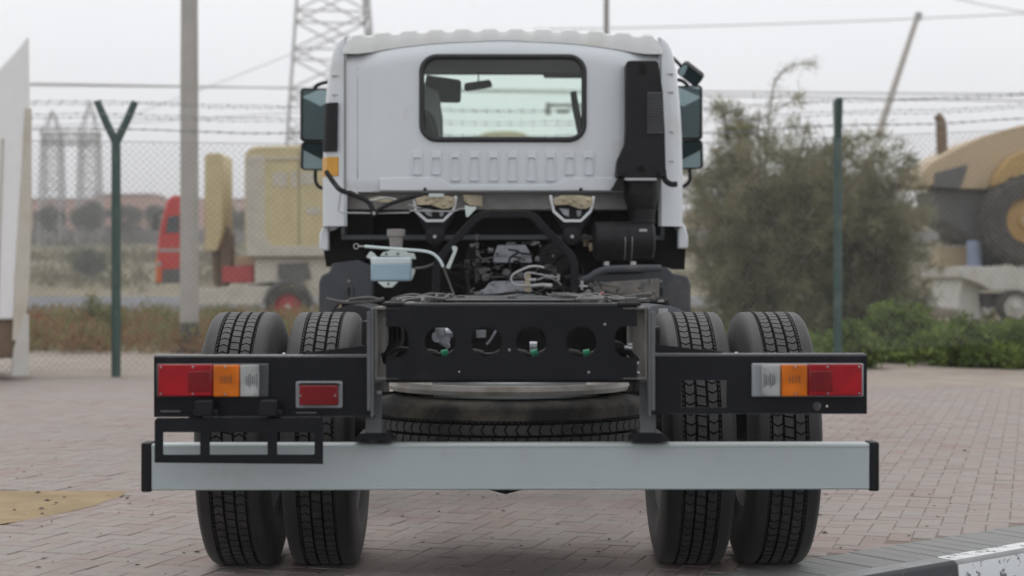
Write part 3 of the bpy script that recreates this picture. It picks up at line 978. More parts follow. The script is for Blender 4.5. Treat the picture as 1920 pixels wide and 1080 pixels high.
# ---- wheels
def tyre_mesh():
    b = MB()
    prof = [(0.106, 0.285), (0.122, 0.31), (0.134, 0.35), (0.1385, 0.39), (0.1355, 0.43), (0.129, 0.463), (0.122, 0.484), (0.113, 0.494), (0.104, 0.4985), (0.073, 0.5005),
            (0.070, 0.489), (0.0, 0.4895)]
    full = prof + [(-a, r) for a, r in reversed(prof[:-1])]
    b.lathe(full + [(-0.095, 0.28), (0.095, 0.28)], (0, 0, 0), 'x', 96, closed=True)
    k = len(full) + 2
    for i in range(len(b.f)):
        b.mi[i] = 1 if (i // 96) in (9, 10, 11, 12) else 0
    return b.mesh('tyre', [M['rubber'], M['groove']], 28)
def tread_mesh(N=82):
    b = MB()
    ribs = [(-0.058, -0.0265, 0.010), (-0.0155, 0.0155, None), (0.0265, 0.058, -0.010)]
    pitch = 2 * math.pi / N
    def P(x, a, r): return (x, r * math.cos(a), r * math.sin(a))
    for ri, (xa, xb, v) in enumerate(ribs):
        for k in range(N):
            a0 = k * pitch + ri * pitch * 0.4; L = pitch * 0.82
            xm = (xa + xb) / 2
            if v is None:
                offs = [(xa, 0.0), (xm, 0.003), (xb, 0.006)]
            else:
                offs = [(xa, 0), (xm, -0.009), (xb, 0)]
            low = [(x, a0 + o_ / 0.5) for x, o_ in offs]
            up = [(x, a0 + L + o_ / 0.5) for x, o_ in reversed(offs)]
            pts = low + up
            vs = [P(x, a, 0.5) for x, a in pts] + [P(x, a, 0.486) for x, a in pts]
            b.add(vs, [(0, 1, 4, 5), (1, 2, 3, 4)] + [(i, (i + 1) % 6, (i + 1) % 6 + 6, i + 6) for i in range(6)])
    for sx in (-1, 1):        # fine notches along the shoulders
        for k in range(0, N * 2):
            a0 = k * pitch / 2
            vs = [P(sx * 0.0705, a0, 0.4995), P(sx * 0.0655, a0, 0.4955), P(sx * 0.0655, a0 + pitch * 0.3, 0.4955), P(sx * 0.0705, a0 + pitch * 0.3, 0.4995),
                  P(sx * 0.0705, a0, 0.488), P(sx * 0.0655, a0, 0.488), P(sx * 0.0655, a0 + pitch * 0.3, 0.488), P(sx * 0.0705, a0 + pitch * 0.3, 0.488)]
            b.add(vs, [(0, 1, 2, 3), (0, 1, 5, 4), (1, 2, 6, 5), (2, 3, 7, 6)])
    return b.mesh('tread', M['tread'], 0)
def rim_mesh():
    b = MB()
    b.lathe([(-0.112, 0.292), (-0.106, 0.275), (-0.06, 0.262), (-0.03, 0.22), (-0.03, 0.10), (-0.10, 0.09), (-0.10, 0.0), (0.02, 0.0), (0.02, 0.22), (0.0, 0.262), (0.106, 0.275), (0.112, 0.292), (0.09, 0.283), (-0.09, 0.283)], (0, 0, 0), 'x', 40, closed=True)
    for k in range(8):
        a = k * math.pi / 4
        b.lathe([(-0.055, 0.012), (-0.055, 0.018), (-0.03, 0.018)], (0, 0.14 * math.cos(a), 0.14 * math.sin(a)), 'x', 6)
    return b.mesh('rim', M['rimsilver'])
ME_T, ME_TR, ME_R = tyre_mesh(), tread_mesh(), rim_mesh()
def wheel(x, y, z, face, roll, axis_z=False):
    w = link('wheel', ME_R, truck, loc=(x, y, z))
    w.rotation_euler = (roll, 0, 0 if face > 0 else math.pi)
    if axis_z: w.rotation_euler = (0, -math.pi / 2, 0)
    link('tyre', ME_T, w); link('tread', ME_TR, w)
    return w
for i, x in enumerate((-1.038, -0.716, 0.716, 1.038)):
    wheel(x, 0, 0.498, -1 if x > 0 else 1, 0.3 * i)
for x in (-1.0, 1.0):
    wheel(x, 5.5, 0.498, -1 if x > 0 else 1, 0.7 * x)
sw = wheel(0.0, -0.64, 0.600, 1, 0, axis_z=True)
sw.name = 'spare_wheel'
sw.location.z = 0.583
M['rubberspare'] = pbr('muddy_tyre_rubber', (0.020, 0.019, 0.018), 0.8, var=0.3, scale=3, bump=0.1, dirt=(0.13, 0.11, 0.085), damt=0.45, dscale=4, spec=0.25)
M['dustywhite'] = pbr('dusty_white_steel', (0.46, 0.44, 0.41), 0.6, var=0.15, scale=5, dirt=(0.22, 0.17, 0.12), damt=0.5, dscale=6)
b = MB(); b.lathe([(0.150, 0.30), (0.166, 0.315), (0.172, 0.40), (0.182, 0.405), (0.182, 0.425), (0.165, 0.432), (0.150, 0.425)], (0, 0, 0), 'x', 64, closed=True)
o = b.build('spare_ring', M['dustywhite'], sw)
b = MB(); b.lathe([(0.10, 0.02), (0.10, 0.27), (0.185, 0.28), (0.195, 0.26), (0.195, 0.02)], (0, 0, 0), 'x', 48); b.build('spare_disc', M['rimsilver'] if False else M['barwhite'], sw)
me_sp = ME_T.copy(); me_sp.materials[0] = M['rubberspare']
for ch in sw.children:
    if ch.data is ME_T: ch.data = me_sp
# carrier of the spare
b = MB(); b.box(-0.05, 0.05, -0.9, -0.35, 0.40, 0.43); b.lathe([(0.37, 0.05), (0.40, 0.07), (0.42, 0.07)], (0, -0.62, 0), 'z', 16)
part(b, 'spare_carrier', M['dark'], bevel=0.004)
# axle, differential, springs
b = MB()
b.lathe([(-0.86, 0.06), (-0.5, 0.075), (-0.22, 0.11), (-0.12, 0.2), (0.0, 0.232), (0.12, 0.2), (0.22, 0.11), (0.5, 0.075), (0.86, 0.06)], (-0.01, 0.02, 0.498), 'x', 24)
b.lathe([(0.0, 0.19), (0.25, 0.17), (0.45, 0.06)], (-0.01, 0.05, 0.5), 'y', 20)
b.lathe([(0, 0.012), (0.02, 0.012)], (0.085, -0.02, 0.292), 'z', 8)
part(b, 'rear_axle', M['dark'])
for sx in (-1, 1):
    b = MB()
    for k in range(6):
        L = 0.72 - 0.09 * k
        pts = [Vector((sx * 0.43, -L + 2 * L * i / 8, 0.62 + 0.028 * k * -0.6 + 0.10 * (((i - 4) / 4) * L / 0.72) ** 2)) for i in range(9)]
        b.tube(pts, 0.045, 4, flat=0.2)
    part(b, 'leaf_spring', M['dark'])
# rear mudguard stays and tanks beside the frame
for sx, pxc in ((-1, 678), (1, 1226)):
    c = T(pxc, 642, 8.4)
    b = MB(); b.lathe([(-0.5, 0.05), (-0.49, 0.14), (-0.45, 0.192), (0.45, 0.192), (0.49, 0.14), (0.5, 0.05)], (c.x, c.y, c.z + 0.01), 'y', 28)
    part(b, 'air_tank', M['fender'] if sx > 0 else M['black'])
b = MB(); q = T(1244, 583, 7.6); b.box(q.x - 0.022, q.x + 0.022, q.y, q.y + 0.003, q.z - 0.012, q.z + 0.012); part(b, 'tank_label', M['clearlens'])
b = MB(); q = T(693, 617, 5.9); b.box(q.x - 0.03, q.x + 0.05, q.y, q.y + 0.2, q.z - 0.06, q.z + 0.03); q = T(1224, 628, 5.9); b.box(q.x - 0.03, q.x + 0.03, q.y, q.y + 0.2, q.z - 0.09, q.z + 0.03)
each(b, 'valve_block', M['plastic'], truck, bevel=0.006)
# gearbox-level wire runs and pipes lying on the frame
rr = random.Random(3); b = MB()
for k in range(16):
    x = rr.choice((-0.40, -0.36, -0.33, 0.33, 0.36, 0.40, 0.28, -0.28)) + rr.uniform(-0.03, 0.03)
    pts = [Vector((x + rr.uniform(-0.03, 0.03), -1.15 + i * 0.62, 1.046 + rr.uniform(0.0, 0.016))) for i in range(8)]
    b.tube(smooth_path(pts, 4), rr.uniform(0.004, 0.008), 6)
each(b, 'wire_harness', M['wire'], truck)
b = MB()
for k in range(14):
    x = rr.uniform(-0.42, 0.42); y = rr.uniform(0.3, 3.4)
    b.box(x - 0.02, x + 0.02, y - 0.03, y + 0.03, zt + 0.001, zt + rr.uniform(0.01, 0.03))
for k in range(5):
    y = 0.4 + k * 0.7
    b.box(-0.35, 0.35, y - 0.04, y + 0.04, zt + 0.002, zt + 0.009)
each(b, 'harness_clamp', M['brkgrey'], truck, bevel=0.003)
for pts, r_ in (([(612, 560), (640, 566), (690, 566), (720, 560)], 0.011), ([(735, 562), (770, 553), (800, 557), (830, 560)], 0.011), ([(655, 562), (690, 558), (715, 563)], 0.010), ([(1100, 560), (1130, 553), (1170, 558), (1225, 560)], 0.008), ([(1120, 562), (1160, 560), (1200, 553), (1222, 552)], 0.012)):
    b = MB(); b.tube(smooth_path(TP(pts, 9.0), 5), r_, 8); part(b, 'cable_run', M['wire'])
b = MB(); q = T(1122, 553, 9); b.tube([q, q + Vector((0.03, 0, 0.01))], 0.006, 6); part(b, 'red_connector', M['redbright'])

# ---- cab
YC = 10.8; CY = YC - TY            # rear face of the cab
cx0 = -0.0034
HW = 1.076
DZ = 0.149
z_bot, z_seam_c, z_seam_e = 1.588 + DZ, 2.621 + DZ, 2.531 + DZ
wx, wz0, wz1, wr = 0.556, 1.937 + DZ, 2.506 + DZ, 0.105
WZC = 2.2215 + DZ
def seam(x):
    a = abs(x) / HW
    if a < 0.2: return z_seam_c - 0.01 * (a / 0.2) ** 2
    if a < 0.82: 
        f = (a - 0.2) / 0.62; return z_seam_c - 0.01 - 0.07 * f ** 1.8
    return z_seam_e + 0.01 * (1 - min(1, (a - 0.82) / 0.08))
# contour points of window and panel matched by index
win = rrect(-wx, wx, wz0, wz1, wr, 8)
wc = ((0), (wz0 + wz1) / 2)
def outer_pt(px_, pz_):
    # radial push from the window outline out to the panel edge
    if pz_ >= wz1 - wr and abs(px_) <= wx - wr: pass
    return None
# dense window loop with straight runs subdivided
def densify(l, step):
    out = []
    for i in range(len(l)):
        a, c = l[i], l[(i + 1) % len(l)]
        d = math.hypot(c[0] - a[0], c[1] - a[1]); k = max(1, int(d / step))
        for j in range(k): out.append((a[0] + (c[0] - a[0]) * j / k, a[1] + (c[1] - a[1]) * j / k))
    return out
win = densify(win, 0.06)
def to_edge(x, z):
    """where a spoke through this point of the window outline meets the panel outline"""
    zc = 2.2 + DZ
    dx, dz = x * (HW / wx), z - zc
    k = max(abs(x) / wx, abs(dz) / ((wz1 - zc) if dz > 0 else (zc - wz0)))
    ux, uz = x / wx / k, dz / ((wz1 - zc) if dz > 0 else (zc - wz0)) / k
    X = ux * HW
    Z = zc + uz * ((seam(X) - zc) if uz > 0 else (zc - z_bot))
    return X, Z
edge = [to_edge(x, z) for x, z in win]
def bulge(x, z):
    """depth of the pressed rear panel: flat middle, pillars set back at the sides"""
    a = abs(x)
    y = 0.0
    if a > 0.80: y += 0.050 * min(1, ((a - 0.80) / 0.14)) ** 2
    if a > 0.975: y += 0.012
    top = seam(x) - z
    if top < 0.12: y += 0.05 * (1 - top / 0.12) ** 2
    lowz = z - z_bot
    if lowz < 0.05: y += 0.010 * (1 - lowz / 0.05)
    return y
ts = [0, 0.012, 0.04, 0.09, 0.16, 0.24, 0.33, 0.44, 0.56, 0.68, 0.8, 0.9, 0.965, 1.0]
b = MB(); rows = []
for tt in ts:
    row = []
    for (ex, ez), (ix, iz) in zip(edge, win):
        x, z = ex + (ix - ex) * tt, ez + (iz - ez) * tt
        row.append(Vector((cx0 + x, CY + bulge(x, z) + (0.02 if tt == 0 else 0), z)))
    row.append(row[0]); rows.append(row)
rows.append([Vector((v.x, v.y + 0.05, v.z)) for v in rows[-1]])
b.grid(rows)
cab = part(b, 'cab', M['white'], smooth=40, recalc=False)
# window seal and panes
b = MB()
sealpath = [Vector((cx0 + x * 0.985, CY - 0.006, WZC + (z - WZC) * 0.985)) for x, z in win]
b2 = MB(); ns = len(sealpath)
ring = []
for i, p0 in enumerate(sealpath):
    d = (sealpath[(i + 1) % ns] - sealpath[i - 1]).normalized(); a = Vector((0, 1, 0)); c = d.cross(a).normalized()
    ring.append([p0 + c * (0.018 * math.cos(2 * math.pi * k / 10)) + a * (0.017 * math.sin(2 * math.pi * k / 10)) for k in range(10)])
ring.append(ring[0])
b2.grid([r + [r[0]] for r in ring])
b2.build('window_seal', M['seal'], cab, smooth=80, recalc=False)
b = MB(); b.plate([(cx0 + x * 0.985, WZC + (z - WZC) * 0.985) for x, z in win], CY + 0.012, CY + 0.016)
b.build('rear_glass', M['glass'], cab, smooth=0)
# pressed ribs under the window
for k in range(10):
    xr_ = cx0 + (k - 4.5) * 0.1285
    deep = 0 if k in (0, 1, 8, 9) else 1
    zt_, zb_ = 1.862 + DZ, 1.700 + DZ - 0.043 * deep
    b = MB()
    o_ = rrect(xr_ - 0.036, xr_ + 0.036, zb_, zt_, 0.012, 3); i_ = rrect(xr_ - 0.026, xr_ + 0.026, zb_ + 0.012, zt_ - 0.042, 0.01, 3)
    loops = [(o_, 0.0035), ([(x * 0.90 + xr_ * 0.10, z * 0.96 + (zt_ + zb_) / 2 * 0.04) for x, z in o_], -0.013), ([(x, z) for x, z in i_], -0.014), ([(xr_ + (x - xr_) * 0.84, (zt_ + zb_ - 0.03) / 2 + (z - (zt_ + zb_ - 0.03) / 2) * 0.93) for x, z in i_], -0.0005)]
    rws = []
    for l, dy in loops:
        rw = [Vector((x, CY + dy, z)) for x, z in l]; rw.append(rw[0]); rws.append(rw)
    b.grid(rws)
    last = rws[-1][:-1]
    b.add(last, [tuple(range(len(last)))])
    b.build('pressed_rib', M['white'], cab, smooth=50, recalc=False)
# raised step along the bottom of the panel
b = MB()
hi = [(-0.83, 1.675), (-0.74, 1.680), (-0.43, 1.680), (-0.36, 1.632), (0.36, 1.632), (0.43, 1.680), (0.74, 1.680), (0.83, 1.675)]
rows = []
for dz, dy in ((0.010, 0.002), (0.0, -0.010), (-0.010, -0.011)):
    rows.append([Vector((cx0 + x, CY + dy + (0.004 if abs(x) > 0.8 else 0), z + DZ + dz)) for x, z in hi])
rows.append([Vector((cx0 + x, CY - 0.009, 1.600 + DZ)) for x, z in hi]); rows.append([Vector((cx0 + x, CY + 0.012, z_bot + 0.002)) for x, z in hi])
b.grid(rows)
b.build('panel_step', M['white'], cab, smooth=25, recalc=False)
for px in (797, 1089):
    q = T(px, 355, YC); b = MB(); b.lathe([(-0.016, 0.006), (-0.014, 0.012), (0.0, 0.013)], (q.x, CY, q.z), 'y', 12); b.build('rubber_plug', M['plastic'], cab)
# roof with ribs
def roof_z(x, y):
    a = abs(x) / 1.12
    z = 2.690 + DZ - 0.052 * a ** 2.4 - (0.10 * max(0, (a - 0.9) / 0.1) ** 2)
    u = (x / 0.182) % 1.0
    u = abs(u - 0.5) * 2
    bump = 0.020 * min(1, max(0, (0.72 - u) / 0.28))
    if abs(x) > 1.02: bump = 0
    z += bump * min(1, max(0.0, (y - 0.012) / 0.05))
    return z
b = MB(); rows = []
nx = 160
xs_ = [-1.085 + 2.17 * i / nx for i in range(nx + 1)]
def srow(f, dy): 
    out = []
    for x in xs_:
        s0_ = seam(x * HW / 1.085) - 0.004
        out.append(Vector((cx0 + x, CY + dy, s0_ + (roof_z(x, 0.1) - s0_) * f)))
    return out
rows.append([Vector((v.x, v.y + 0.02, v.z)) for v in srow(0, 0.045)])
rows.append(srow(0, 0.040)); rows.append(srow(0.25, 0.045)); rows.append(srow(0.6, 0.058)); rows.append(srow(0.88, 0.075))
for yy in (0.10, 0.3, 0.7, 1.2, 1.6, 1.9):
    rows.append([Vector((cx0 + x, CY + yy, roof_z(x, yy))) for x in xs_])
b.grid(rows)
b.build('roof', M['roofwhite'], cab, smooth=28, recalc=False)
# cab sides: corner, pillar, door
def xout(z):
    z = z - DZ
    pts = [(1.30, 1.245), (1.7, 1.245), (2.0, 1.238), (2.25, 1.222), (2.45, 1.195), (2.55, 1.172), (2.60, 1.150), (2.63, 1.115), (2.645, 1.07)]
    for (z0_, a), (z1_, c) in zip(pts, pts[1:]):
        if z <= z1_: return a + (c - a) * max(0, (z - z0_)) / (z1_ - z0_)
    return pts[-1][1]
zs = [1.36, 1.40, 1.588, 1.7, 1.85, 2.0, 2.15, 2.3, 2.45, 2.53, 2.575, 2.605, 2.628, 2.642]
zs = [z + DZ for z in zs]
for sx in (-1, 1):
    b = MB(); rows = []
    for z in zs:
        xo = xout(z); hw = min(HW + 0.002, xo - 0.01)
        cut = 0.0
        row = [(hw - 0.02, 0.075), (hw, 0.058), (hw + (xo - hw) * 0.35, 0.068), (hw + (xo - hw) * 0.72, 0.095), (hw + (xo - hw) * 0.93, 0.165), (xo, 0.29), (xo + 0.004, 0.9), (xo + 0.002, 1.5), (xo - 0.03, 1.75), (xo - 0.12, 1.93)]
        rows.append([Vector((cx0 + sx * x, CY + y, z)) for x, y in row])
    b.grid(rows)
    sp = b.build('cab_side', M['white'], cab, smooth=40, recalc=False)
    # panel joints as dark seams on the pillar
    for z in ((2.395, 2.27, 2.0, 1.80) if sx > 0 else (2.38, 2.25)):
        z += DZ
        b = MB(); xo = xout(z)
        b.box(*sorted((cx0 + sx * (HW + 0.03), cx0 + sx * (HW + 0.085))), CY + 0.066, CY + 0.10, z - 0.003, z + 0.003)
        b.build('pillar_seam', M['sill'], cab)
    # door window, dark
    b = MB()
    b.grid([[Vector((cx0 + sx * (xout(z) + 0.006), CY + y, z)) for y in (0.42, 1.0, 1.4, 1.62 - 0.2 * (z - 1.9))] for z in (2.0, 2.2, 2.4, 2.66)])
    b.build('door_window', M['doorglass'], cab, recalc=False)
    # lower corner and wheel arch lip
    b = MB()
    lo = [(607, 350), (645, 350), (645, 395), (642, 420), (630, 430), (618, 434), (607, 434)] if sx < 0 else [(1280, 350), (1243, 350), (1243, 395), (1249, 397), (1268, 425), (1270, 436), (1280, 436)]
    b.plate(poly2(lo, 11.0), 11.0 - TY, 11.05 - TY + 0.25)
    b.build('lower_corner', M['white'], cab, bevel=0.01)
    b = MB()
    fl = [(607, 424), (618, 424), (618, 470), (604, 470), (599, 462), (600, 440)] if sx < 0 else [(1270, 418), (1279, 416), (1285, 425), (1290, 445), (1290, 462), (1287, 466), (1270, 466)]
    b.plate(poly2(fl, 11.0), 10.97 - TY, 11.6 - TY)
    b.build('arch_flare', M['white'], cab, bevel=0.012)
def side_patch(name, z0_, z1_, f0, f1, mat, lift, slant=0.0):
    """a piece lying on the left rear corner of the cab, following its curve"""
    prof_ = [(0, 0.058), (0.35, 0.068), (0.72, 0.095), (0.93, 0.165), (1.0, 0.29)]
    def yy(f):
        for (a, ya), (c, yc) in zip(prof_, prof_[1:]):
            if f <= c: return ya + (yc - ya) * (f - a) / (c - a)
        return prof_[-1][1]
    front, back = [], []
    for iz in range(7):
        z = z0_ + (z1_ - z0_) * iz / 6; xo = xout(z); hw = min(HW + 0.002, xo - 0.01)
        fr_, bk_ = [], []
        for k in range(7):
            f = f0 + (f1 - f0) * k / 6
            x = hw + (xo - hw) * f
            fr_.append(Vector((cx0 - x - lift * 0.4 * f, CY + yy(f) - lift, z))); bk_.append(Vector((cx0 - x, CY + yy(f) + 0.01, z)))
        front.append(fr_); back.append(bk_)
    b = MB(); nr, nc = 7, 7
    vs = [v for r in front for v in r] + [v for r in back for v in r]
    fs = [(i * nc + j, i * nc + j + 1, (i + 1) * nc + j + 1, (i + 1) * nc + j) for i in range(nr - 1) for j in range(nc - 1)]
    o_ = nr * nc
    rim = [j for j in range(nc)] + [i * nc + nc - 1 for i in range(1, nr)] + [(nr - 1) * nc + j for j in range(nc - 2, -1, -1)] + [i * nc for i in range(nr - 2, 0, -1)]
    fs += [(a, rim[(q + 1) % len(rim)], rim[(q + 1) % len(rim)] + o_, a + o_) for q, a in enumerate(rim)]
    b.add(vs, fs)
    return b.build(name, mat, cab, bevel=0.004)
side_patch('pillar_vent', T(0, 285, 10.9).z, T(0, 194, 10.9).z, 0.26, 0.85, M['plastic'], 0.03)
side_patch('side_reflector', T(0, 331, 10.9).z, T(0, 295, 10.9).z, 0.22, 0.93, M['orange'], 0.008)
# panel joints of the rear wall
M['gap'] = pbr('panel_gap_sealant', (0.25, 0.25, 0.24), 0.8, var=0.15)
for sx in (-1, 1):
    b = MB(); b.tube([(cx0 + sx * 0.985, CY + bulge(0.985, z) + 0.001, z) for z in [z_bot + 0.02 + (seam(0.985) - z_bot - 0.03) * q / 10 for q in range(11)]], 0.004, 6); b.build('panel_joint', M['gap'], cab)
    b = MB(); b.tube([(cx0 + sx * (HW - 0.006), CY + 0.052, z) for z in (z_bot + 0.01, seam(1.05) - 0.01)], 0.006, 6); b.build('panel_joint', M['gap'], cab)
b = MB(); b.tube([(cx0 + HW * (q / 30 - 1) , CY + bulge(HW * (q / 30 - 1), seam(HW * (q / 30 - 1)) - 0.003) + 0.000, seam(HW * (q / 30 - 1)) - 0.002) for q in range(61)], 0.0045, 6); b.build('roof_joint', M['gap'], cab)
# cab shell inside: lining, front wall with windscreen opening
b = MB()
b.box(cx0 - 0.98, cx0 + 0.98, CY + 0.08, CY + 1.80, 2.785, 2.795)
b.build('headliner', M['interior'], cab)
b = MB()
for sx in (-1, 1):
    b.box(*sorted((cx0 + sx * 1.075, cx0 + sx * 1.10)), CY + 0.08, CY + 1.80, 1.45, 2.55 + DZ)
b.box(cx0 - 1.1, cx0 + 1.1, CY + 0.1, CY + 1.85, 1.42, 1.45)
b.box(cx0 - 1.06, cx0 + 1.06, CY + 1.35, CY + 1.82, 1.46, 1.90)
b.build('cab_lining', M['interiordark'], cab)
Yw = 12.66
b = MB()
hole = [T2(801, 139, Yw), T2(1018, 139, Yw), T2(1022, 145, Yw), (cx0 + 0.93, T2(0, 145.5, Yw)[1]), (cx0 + 0.98, 2.5), (cx0 + 1.04, 1.96), (cx0 - 1.04, 1.96), (cx0 - 0.98, 2.5), (cx0 - 0.90, T2(0, 140, Yw)[1])]
b.plate([(cx0 - 1.14, 1.3), (cx0 + 1.14, 1.3), (cx0 + 1.14, 2.0), (cx0 + 1.05, 2.80), (cx0 - 1.05, 2.80), (cx0 - 1.14, 2.0)], Yw - TY, Yw - TY + 0.05, [hole])
b.build('front_wall', [M['interior']], cab)
b = MB(); b.plate([(cx0 - 1.05, 1.93), (cx0 + 1.05, 1.93), (cx0 + 0.98, 2.79), (cx0 - 0.98, 2.79)], Yw - TY + 0.055, Yw - TY + 0.06); b.build('windscreen', M['glass'], cab, smooth=0)
b = MB(); b.box(cx0 - 1.12, cx0 + 1.12, Yw - TY + 0.051, Yw - TY + 0.09, 0.75, 1.92); b.build('front_grille', M['white'], cab, bevel=0.03)
# inside things
b = MB(); b.plate(poly2([(800, 141), (862, 150), (865, 155), (864, 190), (860, 193), (790, 192)], 12.35), 12.33 - TY, 12.36 - TY); b.build('sun_visor', M['interiordark'], cab, bevel=0.006)
b = MB()
b.plate(poly2([(870, 160), (873, 156), (916, 150), (921, 153), (923, 163), (876, 171), (871, 169)], 12.3), 12.28 - TY, 12.32 - TY)
b.tube([T(897, 157, 12.32), T(897, 138, 12.5)], 0.006, 6)
b.build('interior_mirror', M['interiordark'], cab, bevel=0.004)
b = MB()
b.plate(poly2([(788, 150), (802, 164), (818, 173), (824, 176), (825, 195), (829, 215), (830, 262), (829, 380), (700, 380), (700, 150)], 11.35), 11.25 - TY, 11.5 - TY)
b.build('driver_seat', M['seat'], cab, bevel=0.03, seg=3)
b = MB(); b.tube(smooth_path([T(788, 210, 11.1), T(806, 222, 11.1), T(815, 250, 11.1), T(818, 275, 11.1)], 5), 0.03, 8); b.plate(poly2([(770, 205), (796, 213), (808, 232), (816, 262), (816, 300), (770, 300)], 11.2), 11.15 - TY, 11.2 - TY); b.build('seat_side', M['interiordark'], cab)
b = MB(); b.tube([T(1075, 172, 12.5), T(1079, 200, 12.5), T(1092, 262, 12.5)], [0.026, 0.03, 0.03], 8); b.build('grab_handle', M['interiordark'], cab)

# ---- intake snorkel on the right rear corner
b = MB()
outl = [(1182, 113), (1230, 113), (1235, 117), (1243, 170), (1247, 245), (1249, 325), (1246, 333), (1160, 333), (1155, 327), (1158, 300), (1172, 270), (1174, 240), (1174, 120), (1176, 115)]
b.plate(poly2(outl, 10.66), 10.66 - TY, CY + 0.10)
sn = part(b, 'intake_snorkel', M['plastic'], bevel=0.018, seg=3)
for k in range(15):
    py = 172 + k * 5.2
    b = MB(); x0, z0_ = T2(1214, py + 3.4, 10.64); x1, z1_ = T2(1244.5 if k > 3 else 1241, py, 10.64)
    b.box(x0, x1, 10.640 - TY, 10.672 - TY, z0_, z1_, Matrix.Rotation(R(20), 3, 'X')); b.build('louvre', M['brkgrey'], sn)
b = MB(); x0, z0_ = T2(1200, 137, 10.65); x1, z1_ = T2(1213, 120, 10.65); b.box(x0, x1, 10.648 - TY, 10.66 - TY, z0_, z1_)
q = T(1203, 315, 10.65); b.lathe([(-0.012, 0.004), (-0.012, 0.02), (0.01, 0.022)], (q.x, 10.655 - TY, q.z), 'y', 14); b.build('snorkel_recess', M['dark'], sn)
b = MB()
for px, py in ((1163, 322), (1243, 323)):
    q = T(px, py, 10.6); b.lathe([(-0.02, 0.012), (-0.02, 0.026), (0.05, 0.028)], (q.x, 10.62 - TY, q.z), 'y', 14)
b.plate(poly2([(1146, 355), (1150, 350), (1158, 335), (1170, 338), (1172, 356)], 10.7), 10.69 - TY, 10.78 - TY)
b.tube(smooth_path([T(1243, 322, 10.66), T(1248, 338, 10.66), T(1258, 345, 10.66), T(1269, 345, 10.68)], 5), 0.02, 8, flat=0.6)
each(b, 'snorkel_mount', M['plastic'], sn)
b = MB(); x0, z0_ = T2(1173, 337, 10.55); x1, z1_ = T2(1233, 332.5, 10.55); b.box(x0, x1, 10.60 - TY, 10.66 - TY, z0_, z1_); b.build('snorkel_trim', M['silver'], sn)
# accordion hose down to the air cleaner
b = MB(); prof = []
for k in range(17):
    py = 338 + k * 3.4
    r0 = 0.118 - 0.0035 * max(0, k - 8) + (0.0035 if k % 2 else 0)
    prof.append((T(1203, py, 10.7).z, r0))
q = T(1203, 360, 10.75)
b.lathe(prof, (q.x, q.y + 0.03, 0), 'z', 24)
b.build('accordion_hose', M['plastic'], sn)
b = MB(); q = T(1205, 400, 10.75); b.lathe([(T(0, 416, 10.75).z, 0.075), (T(0, 414, 10.75).z, 0.086), (T(0, 392, 10.75).z, 0.09), (T(0, 390, 10.75).z, 0.1)], (q.x, q.y + 0.03, 0), 'z', 24)
b.lathe([(T(0, 418, 10.75).z, 0.088), (T(0, 415, 10.75).z, 0.092), (T(0, 412, 10.75).z, 0.088)], (q.x, q.y + 0.03, 0), 'z', 24); b.build('hose_collar', M['plastic'], sn)
# air cleaner
Ya = 10.55
c = T(1172, 451, Ya); hx = 0.205
b = MB(); b.lathe([(-hx, 0.06), (-hx, 0.10), (-hx + 0.015, 0.128), (-0.09, 0.130), (-0.088, 0.134), (-0.075, 0.134), (-0.073, 0.130), (0.02, 0.130), (0.022, 0.135), (0.034, 0.135), (0.036, 0.130), (0.09, 0.130), (hx - 0.02, 0.130), (hx - 0.005, 0.11), (hx, 0.08)], (c.x, c.y + 0.1, c.z), 'x', 32)
ac = part(b, 'air_cleaner', M['plastic'])
b = MB(); q = T(1207, 432, 10.5); b.box(q.x - 0.025, q.x + 0.025, Ya - TY - 0.015, Ya - TY - 0.005, q.z - 0.008, q.z + 0.009, Matrix.Rotation(R(-25), 3, 'X')); b.build('air_cleaner_label', M['clearlens'], ac)
b = MB()
for px in (1172, 1185):
    q = T(px, 470, Ya); b.tube([(q.x, c.y + 0.1 - 0.136 * math.cos(R(a)), c.z - 0.136 * math.sin(R(a))) for a in range(-10, 80, 10)], 0.0025, 5)
for px, py in ((1137, 495), (1187, 495)):
    q = T(px, py, 10.35); b.lathe([(-0.01, 0.02), (0.015, 0.02), (0.018, 0.008)], q, 'z', 8)
each(b, 'cleaner_clip', M['silver'], ac)
b = MB()
b.tube(smooth_path(TP([(1073, 524), (1100, 523), (1118, 512), (1135, 506), (1160, 504), (1200, 503), (1240, 503)], 10.3), 5), 0.024, 12)
part(b, 'coolant_pipe', M['fender'])

